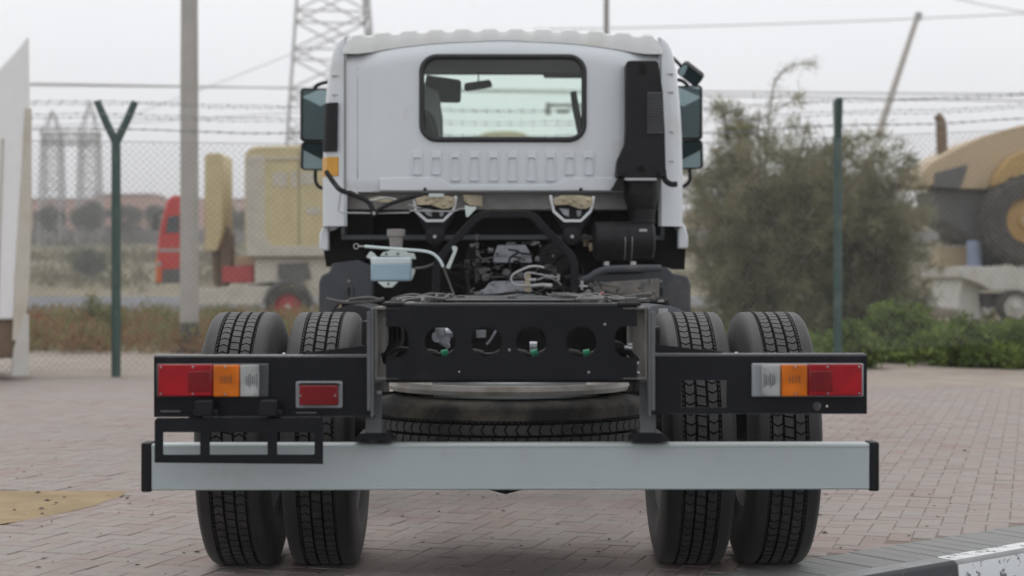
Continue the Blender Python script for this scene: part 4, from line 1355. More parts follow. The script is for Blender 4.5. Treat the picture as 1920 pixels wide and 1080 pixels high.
# ---- sill and dark bay under the cab
b = MB(); x0, z0_ = T2(646, 393, 10.98); x1, z1_ = T2(1243, 362, 10.98); b.box(x0, x1, 10.98 - TY, 11.2 - TY, z0_, z1_ + 0.01); part(b, 'cab_sill', M['sill'], bevel=0.006)
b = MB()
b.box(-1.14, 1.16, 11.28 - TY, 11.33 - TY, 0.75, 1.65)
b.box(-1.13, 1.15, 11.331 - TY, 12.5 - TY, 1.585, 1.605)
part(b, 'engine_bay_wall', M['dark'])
for sx in (-1, 1):
    b = MB()
    pl = [(607, 434), (618, 434), (640, 424), (645, 392), (700, 392), (700, 480), (665, 495), (640, 500), (612, 500), (607, 470)] if sx < 0 else [(1243, 392), (1250, 398), (1270, 440), (1286, 466), (1284, 505), (1262, 505), (1225, 490), (1225, 392)]
    b.plate(poly2(pl, 11.06), 11.06 - TY, 11.12 - TY)
    part(b, 'arch_liner', M['dark'])
    # front mudguard
    b = MB()
    if sx < 0:
        pg = [(598, 530), (603, 516), (618, 510), (622, 494), (672, 487), (700, 500), (700, 566), (640, 566), (620, 590), (598, 590)]
    else:
        pg = [(1296, 535), (1290, 518), (1262, 512), (1250, 500), (1236, 500), (1205, 512), (1110, 516), (1110, 566), (1250, 566), (1268, 595), (1296, 595)]
    b.plate(poly2(pg, 10.9), 10.9 - TY, 11.02 - TY)
    mg = part(b, 'front_mudguard', M['fender'], bevel=0.015, seg=3)
    b = MB()
    cxp = 654 if sx < 0 else 1240
    x0, z0_ = T2(cxp - 7, 560, 10.85); x1, z1_ = T2(cxp + 7, 536, 10.85)
    b.plate(rrect(x0, x1, z0_, z1_, 0.022, 4), 10.875 - TY, 10.898 - TY, [rrect(x0 + 0.012, x1 - 0.012, z0_ + 0.012, z1_ - 0.012, 0.012, 4)])
    b.build('mudguard_slot', M['housing'], mg)
    b = MB(); q = T(cxp, 527, 10.88); b.lathe([(-0.008, 0.006), (0.006, 0.009)], (q.x, 10.893 - TY, q.z), 'y', 8); b.box(q.x - 0.02, q.x + 0.02, 10.888 - TY, 10.896 - TY, T(0, 566, 10.88).z, T(0, 562, 10.88).z); b.build('mudguard_bolt', M['silver'], mg)

# ---- cab support hoop
Yh = 10.25
b = MB()
path = smooth_path([T(818, 575, Yh), T(818, 530, Yh), T(820, 495, Yh), T(832, 476, Yh), T(868, 435, Yh), T(893, 410, Yh), T(915, 402, Yh), T(950, 402, Yh), T(985, 402, Yh), T(1003, 409, Yh), T(1022, 430, Yh), T(1060, 468, Yh), T(1074, 487, Yh), T(1077, 510, Yh), T(1078, 575, Yh)], 5)
b.tube(path, 0.035, 4, flat=0.9)
hoop = part(b, 'cab_hoop', M['black'], bevel=0.006)
b = MB(); b.plate(poly2([(871, 385), (882, 388), (893, 388), (893, 391), (878, 407), (874, 407)], 10.2), 10.19 - TY, 10.2 - TY); b.build('hook_plate', M['palegreen'], hoop, bevel=0.002)
b = MB(); b.plate(poly2([(847, 463), (852, 461), (858, 464), (857, 470), (843, 505), (836, 502), (850, 472)], 10.15), 10.13 - TY, 10.15 - TY); b.build('side_stay', M['palegreen'], hoop, bevel=0.003)
# ---- cab latches with their white straps
for cxp, s_ in ((817, -1), (1075, 1)):
    Yl = 10.6
    b = MB()
    b.plate(poly2([(cxp - 38, 375), (cxp + 36, 375), (cxp + 34, 405), (cxp + 18, 430), (cxp + 12, 455), (cxp - 14, 455), (cxp - 20, 430), (cxp - 38, 400)], Yl + 0.05), Yl + 0.05 - TY, Yl + 0.09 - TY)
    q = T(cxp - 2, 442, Yl)
    latch = part(b, 'cab_latch', M['black'], bevel=0.006)
    b = MB(); b.lathe([(-0.025, 0.05), (-0.02, 0.06), (0.05, 0.065)], (q.x, Yl + 0.05 - TY, q.z), 'y', 20); b.build('rubber_bush', M['plastic'], latch)
    b = MB(); b.lathe([(-0.012, 0.008), (-0.012, 0.0125), (0.01, 0.0125)], (q.x, Yl + 0.025 - TY, q.z - 0.005), 'y', 6); b.build('latch_bolt', M['silver'], latch, smooth=30)
    b = MB()
    pts = TP([(cxp - 43, 366), (cxp - 38, 388), (cxp - 37, 396), (cxp - 17, 414), (cxp + 14, 414), (cxp + 32, 396), (cxp + 35, 386), (cxp + 38, 368)], Yl)
    b.tube(pts, 0.0135, 4, flat=0.75)
    b.build('latch_strap', M['white'], latch, bevel=0.002)
    b = MB()
    b.plate(poly2([(cxp - 38, 372), (cxp - 20, 366), (cxp + 10, 366), (cxp + 36, 370), (cxp + 36, 384), (cxp + 26, 391), (cxp + 12, 392), (cxp - 10, 384), (cxp - 35, 385)], Yl - 0.02), Yl - 0.03 - TY, Yl - 0.02 - TY)
    for dx, dy in ((-18, 374), (2, 376), (16, 384), (28, 376), (-6, 380)):
        q = T(cxp + dx, dy, Yl); b.lathe([(-0.012, 0.008), (-0.010, 0.013), (0.01, 0.013)], (q.x, Yl - 0.03 - TY, q.z), 'y', 8)
    b.build('latch_plate', M['zincyellow'], latch, bevel=0.003)
    b = MB(); b.plate(poly2([(cxp - 26, 390), (cxp - 8, 392), (cxp - 8, 406), (cxp - 18, 402)], Yl), Yl + 0.02 - TY, Yl + 0.03 - TY); b.plate(poly2([(cxp + 6, 394), (cxp + 16, 394), (cxp + 14, 404), (cxp + 8, 406)], Yl), Yl + 0.02 - TY, Yl + 0.03 - TY); each(b, 'latch_tongue', M['alloy'], latch)
    if s_ < 0:
        b = MB(); x0, z0_ = T2(804, 370, Yl - 0.05); x1, z1_ = T2(832, 363, Yl - 0.05); b.box(x0, x1, Yl - 0.06 - TY, Yl - 0.05 - TY, z0_, z1_); b.build('latch_tab', M['palegreen'], latch, bevel=0.002)
        b = MB(); b.tube(smooth_path([T(768, 395, Yl - 0.06), T(800, 395.5, Yl - 0.06), T(848, 396, Yl - 0.06), T(862, 392, Yl - 0.06), T(874, 392, Yl - 0.08)], 5), 0.006, 6); b.tube([T(766, 384, Yl - 0.05), T(790, 391, Yl - 0.05)], 0.005, 6); b.build('latch_rod', M['silver'], latch)
# left corner: wire loop, release lever and cable
b = MB()
b.tube(smooth_path([T(638, 372, 10.6), T(640, 361, 10.6), T(655, 357, 10.6), T(668, 362, 10.6), T(680, 374, 10.6), T(700, 376, 10.6), T(725, 371, 10.6), T(746, 377, 10.6)], 6), 0.007, 6)
b.tube([T(638, 370, 10.6), T(635, 395, 10.6), T(640, 399, 10.6), T(700, 400, 10.6), T(768, 399, 10.6)], 0.006, 6)
each(b, 'release_rod', M['silver'], truck)
b = MB()
b.tube(smooth_path([T(612, 322, 10.7), T(628, 345, 10.65), T(640, 357, 10.6), T(665, 366, 10.6), T(690, 378, 10.6), T(701, 398, 10.58)], 5), [0.02] * 26 if False else 0.017, 8)
b.tube(smooth_path([T(702, 400, 10.58), T(720, 388, 10.58), T(750, 376, 10.58), T(790, 366, 10.58), T(810, 364, 10.58)], 5), 0.014, 8)
b.lathe([(-0.02, 0.015), (-0.02, 0.025), (0.03, 0.025)], T(702, 399, 10.56), 'y', 12)
each(b, 'release_lever', M['plastic'], truck)
b = MB(); b.lathe([(-0.03, 0.006), (-0.03, 0.011), (0.0, 0.011)], T(702, 400, 10.55), 'y', 8); part(b, 'lever_bolt', M['silver'])
b = MB(); b.plate(poly2([(690, 372), (712, 368), (745, 372), (740, 380), (700, 379)], 10.75), 10.74 - TY, 10.76 - TY); b.plate(poly2([(868, 365), (905, 367), (905, 388), (880, 386), (870, 378)], 10.9), 10.85 - TY, 10.9 - TY); each(b, 'sill_bracket', M['zincyellow'], truck, bevel=0.004)

# ---- washer / brake fluid reservoirs
Yt = 10.3
b = MB()
x0, z0_ = T2(695, 527, Yt); x1, zL = T2(771, 493, Yt); z1_ = T2(0, 482, Yt)[1]
b.box(x0, x1, Yt - TY, Yt - TY + 0.12, z0_, zL)
res = part(b, 'fluid_reservoir', M['tankblue'], bevel=0.014, seg=3)
b = MB(); b.box(x0 + 0.0005, x1 - 0.0005, Yt - TY + 0.0005, Yt - TY + 0.1195, zL - 0.012, z1_)
b.build('reservoir_top', M['tank'], res, bevel=0.012, seg=3)
b = MB()
b.plate(poly2([(712, 480), (718, 473), (730, 470), (734, 464), (752, 464), (765, 474), (776, 475), (780, 486), (768, 485), (768, 482)], Yt), Yt - TY + 0.02, Yt - TY + 0.05)
b.plate(poly2([(686, 482), (694, 471), (700, 474), (708, 484), (696, 487)], Yt), Yt - TY + 0.02, Yt - TY + 0.06)
b.plate(poly2([(707, 528), (747, 528), (736, 539), (720, 539)], Yt), Yt - TY + 0.005, Yt - TY + 0.015)
b.plate(poly2([(771, 503), (778, 505), (777, 512), (772, 524), (766, 524)], Yt), Yt - TY + 0.02, Yt - TY + 0.06)
each(b, 'reservoir_bracket', M['palegreen'], res, bevel=0.004)
b = MB()
for px, py in ((724, 476), (746, 476), (728, 532)):
    q = T(px, py, Yt); b.lathe([(-0.006, 0.006), (0.002, 0.008)], (q.x, Yt - TY + (0.016 if py < 500 else 0.003), q.z), 'y', 8)
each(b, 'reservoir_screw', M['housing'], res)
b = MB(); q = T(743, 445, Yt + 0.06)
zc = [T(0, y_, Yt + 0.06).z for y_ in (464, 444, 443, 431, 430)]
b.lathe([(zc[0], 0.040), (zc[1], 0.046), (zc[2], 0.058), (zc[3], 0.060), (zc[4], 0.05)], (q.x, q.y, 0), 'z', 24)
b.build('filler_cap', M['capgrey'], res)
b = MB()
dp = smooth_path(TP([(684, 462), (720, 465), (760, 468), (795, 471), (812, 476), (824, 487), (831, 500)], 10.15), 6)
b.tube(dp, 0.0095, 8)
dip = part(b, 'dipstick_tube', M['tank'])
b = MB(); q = T(668, 462, 10.15)
b.tube([q + Vector((0.016 * math.cos(a * math.pi / 8), 0, 0.016 * math.sin(a * math.pi / 8))) for a in range(17)], 0.003, 6, cap=False)
b.tube([T(673, 462, 10.15), T(684, 462, 10.15)], 0.004, 6)
b.build('dipstick_ring', M['silver'], dip)
b = MB(); b.tube(smooth_path(TP([(831, 500), (838, 518), (848, 545), (858, 570)], 10.15), 5), 0.008, 6); b.tube(smooth_path(TP([(778, 503), (792, 502), (806, 498), (818, 492)], 10.25), 5), 0.008, 6); each(b, 'vent_hose', M['wire'], truck)

# ---- engine and gearbox glimpsed under the hoop
b = MB()
b.plate(poly2([(925, 492), (925, 482), (933, 460), (985, 459), (996, 477), (998, 492)], 10.9), 10.9 - TY, 11.25 - TY)
b.box(T2(926, 0, 10.9)[0], T2(997, 0, 10.9)[0], 10.89 - TY, 10.9 - TY, T2(0, 481, 10.9)[1], T2(0, 479.5, 10.9)[1])
for k in range(5):
    px = 936 + k * 11; x_, zq = T2(px, 470, 10.9); b.box(x_ - 0.006, x_ + 0.006, 10.885 - TY, 10.9 - TY, zq - 0.03, zq + 0.03)
gb = part(b, 'gearbox', M['alloy'], bevel=0.006)
b = MB()
b.plate(poly2([(885, 560), (890, 548), (908, 542), (918, 530), (925, 527), (993, 527), (998, 545), (1000, 560)], 10.6), 10.6 - TY, 10.8 - TY)
for px, py in ((923, 532), (904, 547), (970, 542), (992, 532), (978, 552)):
    q = T(px, py, 10.58); b.lathe([(-0.014, 0.009), (0.0, 0.016)], (q.x, 10.6 - TY, q.z), 'y', 8)
b.build('gearbox_housing', M['alloy'], gb, bevel=0.006)
b = MB()
for px, py, r_ in ((950, 513, 0.032), (905, 508, 0.03), (910, 520, 0.028), (975, 515, 0.024)):
    q = T(px, py, 10.7); b.lathe([(-0.04, r_ * 0.4), (-0.04, r_ * 0.8), (-0.015, r_), (0.1, r_)], q, 'y', 16)
for k in range(6):
    q = T(894 + k * 0.5, 445 + k * 15, 10.9); b.lathe([(-0.02, 0.01), (0.02, 0.014)], q, 'z', 8)
b.tube(TP([(893, 500), (893, 530)], 10.7), 0.006, 6)
b.tube(smooth_path(TP([(903, 492), (912, 489), (918, 492)], 10.7), 4), 0.007, 6)
each(b, 'gear_fitting', M['brkgrey'], gb)
rr = random.Random(11); b = MB()
for k in range(46):
    px, py = rr.uniform(868, 1065), rr.uniform(440, 550)
    q = T(px, py, rr.uniform(10.9, 11.2)); s1 = rr.uniform(0.015, 0.05)
    if rr.random() < 0.5: b.lathe([(-s1, s1 * 0.5), (-s1 * 0.8, s1), (s1, s1 * 0.9)], q, rr.choice('xyz'), 10)
    else: b.box(q.x - s1, q.x + s1, q.y, q.y + s1, q.z - s1 * 0.6, q.z + s1 * 0.6)
each(b, 'engine_clutter', M['dark'], gb, bevel=0.003)
b = MB()
for k in range(22):
    p0 = Vector((rr.uniform(870, 1060), rr.uniform(470, 560), 0)); q = [p0]
    for _ in range(3): q.append(q[-1] + Vector((rr.uniform(-30, 30), rr.uniform(-18, 22), 0)))
    b.tube(smooth_path([T(v.x, v.y, rr.uniform(10.55, 10.75)) for v in q], 4), rr.uniform(0.005, 0.011), 6)
each(b, 'engine_hose', M['plastic'], gb)
b = MB(); c = T(1040, 487, 10.9)
b.lathe([(-0.06, 0.05), (-0.05, 0.11), (-0.02, 0.125), (0.06, 0.125), (0.08, 0.1)], (c.x, c.y, c.z), 'y', 24); b.lathe([(-0.03, 0.09), (-0.01, 0.095), (0.0, 0.09)], (c.x, c.y - 0.05, c.z), 'y', 24); b.build('turbo_housing', M['plastic'], gb)
b = MB()
b.tube(smooth_path(TP([(1020, 502), (1012, 500), (994, 500), (968, 511), (959, 520), (961, 531), (972, 535), (1000, 535)], 10.3), 5), 0.0075, 8)
b.tube(TP([(996, 536), (1020, 534)], 10.28), 0.012, 10); b.tube(TP([(1020, 535), (1035, 536)], 10.28), 0.015, 10)
b.tube(TP([(992, 525), (1006, 524)], 10.28), 0.009, 8)
b.tube(smooth_path(TP([(985, 523), (984, 514), (992, 511), (1010, 514), (1040, 519), (1050, 523)], 10.3), 5), 0.005, 6)
b.tube(smooth_path(TP([(1008, 525), (1025, 519), (1045, 527), (1052, 535)], 10.3), 5), 0.005, 6)
b.lathe([(-0.03, 0.008), (0.03, 0.012)], T(1091, 535, 10.2), 'z', 8); b.tube(TP([(1086, 536), (1102, 537)], 10.2), 0.007, 6)
b.lathe([(-0.02, 0.008), (0.02, 0.012)], T(1047, 520, 10.25), 'z', 8)
each(b, 'hydraulic_pipe', M['silver'], gb)
b = MB(); x0, z0_ = T2(985, 547, 10.32); x1, z1_ = T2(995, 512, 10.32); b.box(x0, x1, 10.32 - TY, 10.335 - TY, z0_, z1_); b.plate(poly2([(980, 536), (995, 536), (995, 548), (990, 548)], 10.33), 10.336 - TY, 10.345 - TY); b.build('pipe_bracket', M['zincyellow'], gb, bevel=0.002)
b = MB(); b.tube(smooth_path(TP([(1036, 536), (1060, 540), (1075, 545)], 10.3), 4), 0.014, 8); b.tube(smooth_path(TP([(1060, 522), (1080, 520), (1090, 522)], 10.3), 4), 0.02, 8); b.tube(smooth_path(TP([(1091, 520), (1094, 505), (1089, 497)], 10.2), 4), 0.005, 6); b.tube(smooth_path(TP([(1102, 537), (1114, 545), (1106, 556), (1095, 560)], 10.2), 4), 0.004, 6); b.tube(smooth_path(TP([(874, 556), (880, 545), (876, 520), (884, 500)], 10.5), 4), 0.012, 8); b.tube(smooth_path(TP([(884, 555), (930, 553), (960, 549), (1005, 549)], 10.4), 4), 0.010, 8); each(b, 'rubber_hose', M['plastic'], gb)
b = MB()
b.tube(smooth_path(TP([(978, 455), (995, 455), (1012, 441)], 11.0), 4), 0.01, 6); b.build('bent_rod', M['brkgrey'], gb)
b = MB(); b.lathe([(-0.01, 0.005), (0.02, 0.02), (0.05, 0.03)], T(1098, 447, 11.0), 'y', 10); b.tube(TP([(1096, 440), (1097, 462)], 10.95), 0.012, 8); b.tube(TP([(1106, 455), (1110, 470)], 10.95), 0.018, 8); each(b, 'turbo_elbow', M['zincyellow'], gb)
rr = random.Random(19); b = MB()
for k in range(70):
    px, py, Y_ = (rr.uniform(1085, 1235), rr.uniform(525, 562), rr.uniform(10.2, 10.55)) if k % 2 else (rr.uniform(870, 1070), rr.uniform(450, 558), rr.uniform(10.6, 10.9))
    q = T(px, py, Y_); s1 = rr.uniform(0.006, 0.02)
    if rr.random() < 0.6: b.lathe([(-s1, s1 * 0.5), (-s1 * 0.7, s1), (s1, s1 * 0.8)], q, rr.choice('xyz'), 8)
    else: b.box(q.x - s1 * 1.5, q.x + s1 * 1.5, q.y, q.y + s1, q.z - s1 * 0.5, q.z + s1 * 0.5)
tag(b.build('small_fittings', M['brkgrey'], gb), kind='stuff')
b = MB()
for k in range(26):
    px, py = (rr.uniform(1095, 1230), rr.uniform(530, 560)) if k % 2 else (rr.uniform(880, 1060), rr.uniform(470, 555))
    q = [Vector((px, py, 0))]
    for _ in range(3): q.append(q[-1] + Vector((rr.uniform(-26, 26), rr.uniform(-10, 12), 0)))
    b.tube(smooth_path([T(v.x, min(v.y, 562), rr.uniform(10.3, 10.5)) for v in q], 4), rr.uniform(0.003, 0.006), 5)
tag(b.build('thin_wiring', M['wire'], gb), kind='stuff')
# grey plates in front of the right arch
b = MB(); b.plate(poly2([(1112, 560), (1112, 532), (1150, 528), (1236, 522), (1236, 560)], 10.6), 10.6 - TY, 10.62 - TY); part(b, 'battery_tray', M['railgrey'], bevel=0.006)

# ---- mirrors
def mirror(px0, px1, py0, py1, Y, yaw, name='door_mirror', th=0.05, r=0.025, pitch=0.0):
    q0, q1 = T(px0, py1, Y), T(px1, py0, Y)
    w2, h2 = (q1.x - q0.x) / 2, (q1.z - q0.z) / 2
    c = (q0 + q1) / 2
    xf = Matrix.Translation(c) @ Matrix.Rotation(yaw, 4, 'Z') @ Matrix.Rotation(pitch, 4, 'X')
    b = MB(); b.plate(rrect(-w2, w2, -h2, h2, r, 5), 0, th, xf=xf)
    o = part(b, name, M['plastic'], bevel=0.008)
    b = MB(); b.plate(rrect(-w2 + 0.012, w2 - 0.012, -h2 + 0.012, h2 - 0.012, r * 0.7, 5), -0.004, -0.001, xf=xf)
    b.build('mirror_glass', M['mirrorglass'], o)
    return o
mirror(565, 617, 166, 265, 12.0, R(16.0)); mirror(566, 617, 267, 320, 12.0, R(17.0), r=0.03, pitch=R(9))
mirror(1266, 1316, 160, 261, 12.0, R(-16.0)); mirror(1266, 1317, 263, 317, 12.0, R(-17.0), r=0.03, pitch=R(9))
c = T(1294, 140, 12.0)
xf = Matrix.Translation(c) @ Matrix.Rotation(R(38), 4, 'Y') @ Matrix.Rotation(R(25), 4, 'X')
b = MB(); b.plate(rrect(-0.095, 0.095, -0.052, 0.052, 0.03, 5), 0, 0.09, xf=xf); o = part(b, 'kerb_mirror', M['plastic'], bevel=0.02, seg=3)
b = MB(); b.plate(rrect(-0.085, 0.085, -0.042, 0.042, 0.025, 5), -0.004, -0.001, xf=xf); b.build('mirror_glass', M['mirrorglass'], o)
b = MB()
b.tube(smooth_path([T(590, 168, 12.05), T(594, 161, 12.05), T(606, 156, 12.05), T(618, 154, 12.1)], 5), 0.014, 8)
b.tube(smooth_path([T(592, 318, 12.05), T(592, 338, 12.05), T(598, 350, 12.05), T(612, 355, 12.1)], 5), 0.014, 8)
b.tube(smooth_path([T(1262, 108, 12.1), T(1276, 122, 12.05), T(1286, 134, 12.05)], 5), 0.013, 8)
b.tube(smooth_path([T(1262, 150, 12.1), T(1276, 150, 12.05), T(1288, 158, 12.05), T(1290, 168, 12.05)], 5), 0.014, 8)
b.tube(smooth_path([T(1293, 315, 12.05), T(1294, 334, 12.05), T(1289, 345, 12.05), T(1274, 352, 12.1)], 5), 0.014, 8)
each(b, 'mirror_arm', M['plastic'], truck)

# ================================================================ FENCE
M['fencegreen'] = pbr('green_fence_paint', (0.045, 0.085, 0.075), 0.45, var=0.15, dirt=(0.14, 0.15, 0.14), damt=0.25)
M['galv'] = pbr('galvanised_wire', (0.24, 0.245, 0.245), 0.55, metal=0.3, var=0.2)
FO = Vector((-4.85, 19.6, 0))
fence = empty('chain_link_fence', FO, 0, 'green posted chain link fence with barbed wire on forked arms behind the truck', 'fence')
def fy(x): return 19.6 + (x + 4.85) * 0.15
def fz(x): return max(0.0, (x - 1) * 0.055)
def Fp(x, dy, z): return Vector((x, fy(x) + dy, z + fz(x))) - FO
for x, yaw_ in ((-7.88, 0), (-4.85, 0), (-1.82, 20), (1.21, 50), (4.27, 84), (7.3, 84), (10.3, 84)):
    b = MB()
    hj = 2.90
    b.tube([Fp(x, 0, -0.25), Fp(x, 0, hj)], 0.056, 14)
    po = b.build('post', M['fencegreen'], fence)
    for sg in (-1, 1):
        b = MB()
        dx, dy = 0.225 * sg * math.cos(R(yaw_)), 0.225 * sg * math.sin(R(yaw_))
        b.tube([Fp(x, 0, hj - 0.04), Fp(x + dx * 0.5, dy * 0.5, hj + 0.20), Fp(x + dx, dy, hj + 0.47)], [0.050, 0.048, 0.044], 12)
        b.build('barbed_wire_arm', M['fencegreen'], po, bevel=0.01)
b = MB()
mesh_b, mesh_t, pit = 0.04, 2.88, 0.085
x = -13.0
while x < 12.0:
    for sg in (-1, 1):
        xa, xb = x, x + sg * (mesh_t - mesh_b)
        dy = 0.065 + 0.004 * sg
        b.tube([Fp(xa, dy, mesh_b), Fp(xb, dy, mesh_t)], 0.0024, 3, cap=False)
    x += pit
tag(b.build('chain_link_mesh', M['galv'], fence, smooth=0, recalc=False), kind='stuff')
b = MB(); b.tube([Fp(x_, 0.065, mesh_t) for x_ in (-13, 1, 12)], 0.004, 5); b.build('tension_wire', M['galv'], fence)
for z, dy in ((3.02, -0.06), (3.20, -0.14), (3.345, -0.21), (3.04, 0.06), (3.185, 0.14), (3.36, 0.21)):
    b = MB(); pts = []
    x = -13.0
    while x < 12.01:
        sag = 0.03 * math.sin((x + 4.85) / 3.03 * math.pi) ** 2
        pts.append(Fp(x, dy, z - sag + rng.uniform(-0.006, 0.006))); x += 0.3
    b.tube(pts, 0.0042, 4)
    for i in range(len(pts) - 1):
        for u in (0.25, 0.75):
            c = pts[i].lerp(pts[i + 1], u)
            d = Vector((rng.uniform(-0.4, 0.4), rng.uniform(-1, 1), rng.uniform(-1, 1))).normalized() * 0.026
            b.tube([c - d, c + d], 0.0034, 3); d2 = Vector((d.x, -d.z, d.y)); b.tube([c - d2, c + d2], 0.0034, 3)
    b.build('barbed_wire', M['galv'], fence, smooth=0, recalc=False)

# ================================================================ POLES AND LINES
M['concrete'] = pbr('pale_pole_concrete', (0.40, 0.385, 0.355), 0.8, var=0.08, scale=3, bump=0.1)
M['poledark'] = pbr('tarred_pole_base', (0.12, 0.12, 0.12), 0.8, var=0.15)
xp, zc_ = W(355, 605, 26.8)
pole = empty('street_pole', (xp, 26.8, 0), 0, 'thick pale grey pole with a dark base between forked post and beige machine', 'pole')
b = MB(); b.tube([(0, 0, zc_), (0, 0, 4.5), (0, 0, 11.0)], [0.155, 0.148, 0.11], 20); b.build('shaft', M['concrete'], pole)
b = MB(); b.tube([(0, 0, -0.1), (0, 0, zc_)], 0.163, 20); b.tube([(0, 0, -0.05), (0, 0, 0.04)], 0.23, 20); b.build('base', M['poledark'], pole)

M['farsteel'] = pbr('pale_steel', (0.34, 0.335, 0.325), 0.7, var=0.1)
xp, _ = W(1137, 0, 40)
up_ = empty('utility_pole', (xp, 40, 0), 0, 'slim grey pole above the cab roof with a side arm behind the rear window', 'pole')
b = MB(); b.tube([(0, 0, -0.1), (0, 0, 11.0)], [0.085, 0.065], 10); b.build('shaft', M['farsteel'], up_)
b = MB(); z_ = W(0, 197, 40)[1]; b.tube([(0, 0, z_), (-1.46, 0, z_)], 0.045, 8); b.build('side_arm', M['farsteel'], up_)
b = MB(); b.box(-1.52, -1.39, -0.09, 0.09, W(0, 215, 40)[1], W(0, 193, 40)[1]); b.build('arm_drop', M['farsteel'], up_, bevel=0.01)
b = MB(); z_ = W(0, 209, 40)[1]; b.tube([(-1.23, 0, z_), (-0.95, 0, z_)], 0.048, 8); b.build('insulator', M['farsteel'], up_)

M['cable'] = pbr('power_cable', (0.42, 0.42, 0.42), 0.7, var=0.1)
for (p0, p1, Y, r_, lab) in (
    ((-100, 147), (2050, 185), 60, 0.030, 'upper cable of the pair strung low across the whole sky'),
    ((-100, 152), (2050, 172), 62, 0.030, 'lower cable of the pair strung low across the whole sky'),
    ((1000, 55), (2050, 18), 70, 0.024, 'single high cable crossing the sky above the right hand tree'),
    ((250, 215), (640, 62), 130, 0.035, 'slanting cable running up to the big pylon left of the cab'),
    ((-100, 243), (640, 205), 100, 0.03, 'faint cable crossing behind the fork of the left fence post'),
    ((1750, -12), (2050, 38), 70, 0.022, 'short cable slanting through the top right corner of the sky')):
    a, z0_ = W(p0[0], p0[1], Y); c, z1_ = W(p1[0], p1[1], Y)
    if c - a > 30:                          # the long spans run well past the view on both sides
        a, c, z0_, z1_ = a - 1.2 * (c - a), c + 1.2 * (c - a), z0_ - 1.2 * (z1_ - z0_), z1_ + 1.2 * (z1_ - z0_)
    o = Vector((a, Y, z0_)); b = MB(); pts = []
    for i in range(25):
        u = i / 24
        pts.append(Vector((a + (c - a) * u, Y, z0_ + (z1_ - z0_) * u - 0.35 * 4 * u * (1 - u) * 0.4)) - o)
    b.tube(pts, r_, 5)
    tag(b.build('power_line', M['cable'], loc=o), lab, 'power line', 'overhead cables')

def lattice(name, base_c, wb, wt, H, n, mat, parent, r=0.07, leg=0.1):
    b = MB(); lb = MB()
    def corner(k, u):
        w_ = wb + (wt - wb) * u
        sx, sy = ((-1, -1), (1, -1), (1, 1), (-1, 1))[k]
        return Vector((sx * w_ / 2, sy * w_ / 2, H * u)) + Vector(base_c)
    us = [1 - (1 - i / n) ** 1.25 for i in range(n + 1)]
    for k in range(4):
        lb.tube([corner(k, 0), corner(k, 1)], leg, 4)
        k2 = (k + 1) % 4
        for i in range(n):
            b.tube([corner(k, us[i]), corner(k2, us[i + 1])], r, 4, cap=False); b.tube([corner(k2, us[i]), corner(k, us[i + 1])], r, 4, cap=False)
            b.tube([corner(k, us[i + 1]), corner(k2, us[i + 1])], r, 4, cap=False)
    lb.build('tower_leg', mat, parent, smooth=0)
    b.build('tower_bracing', mat, parent, smooth=0)
M['farlattice'] = pbr('weathered_pylon_steel', (0.42, 0.41, 0.40), 0.7, var=0.1)
Yt_ = 235
xp, _ = W(622, 0, Yt_)
pyl = empty('lattice_tower', (xp, Yt_, gz(Yt_)), 0.15, 'huge lattice steel pylon rising behind the beige crane carrier', 'pylon')
lattice('tower', (0, 0, 0), 15.5, 7.5, 58, 11, M['farlattice'], pyl, 0.15, 0.30)
b = MB(); b.box(-12, 12, -0.6, 0.6, 57.6, 59); b.build('cross_arm', M['farlattice'], pyl)
Yg = 290
gx0, gx1 = W(98, 0, Yg)[0], W(168, 0, Yg)[0]
gan = empty('substation_gantry', ((gx0 + gx1) / 2, Yg, gz(Yg)), 0, 'far pair of lattice masts joined by a girder, left of the forked fence post', 'gantry')
hw_ = (gx1 - gx0) / 2
lattice('mast', (-hw_, 0, 0), 4.0, 3.0, 20.2, 7, M['farlattice'], gan, 0.11, 0.19); lattice('mast', (hw_, 0, 0), 4.0, 3.0, 20.2, 7, M['farlattice'], gan, 0.11, 0.19)
for sx, hp in ((-1, 24.5), (1, 26.2)):
    b = MB()
    for k in range(4):
        a, c = ((-1, -1), (1, -1), (1, 1), (-1, 1))[k]
        b.tube([(sx * hw_ + a * 1.5, c * 1.5, 20.2), (sx * hw_, 0, hp)], 0.17, 4)
    b.build('mast_peak', M['farlattice'], gan, smooth=0)
b = MB()
for a in (-0.9, 0.9):
    for zz in (18.2, 20.4): b.tube([(-hw_ - 2, a, zz), (hw_ + 2, a, zz)], 0.17, 4)
    for k in range(14):
        u0, u1 = -hw_ - 2 + (2 * hw_ + 4) * k / 14, -hw_ - 2 + (2 * hw_ + 4) * (k + 1) / 14
        b.tube([(u0, a, 18.2 if k % 2 else 20.4), (u1, a, 20.4 if k % 2 else 18.2)], 0.13, 4, cap=False)
b.build('girder', M['farlattice'], gan, smooth=0)
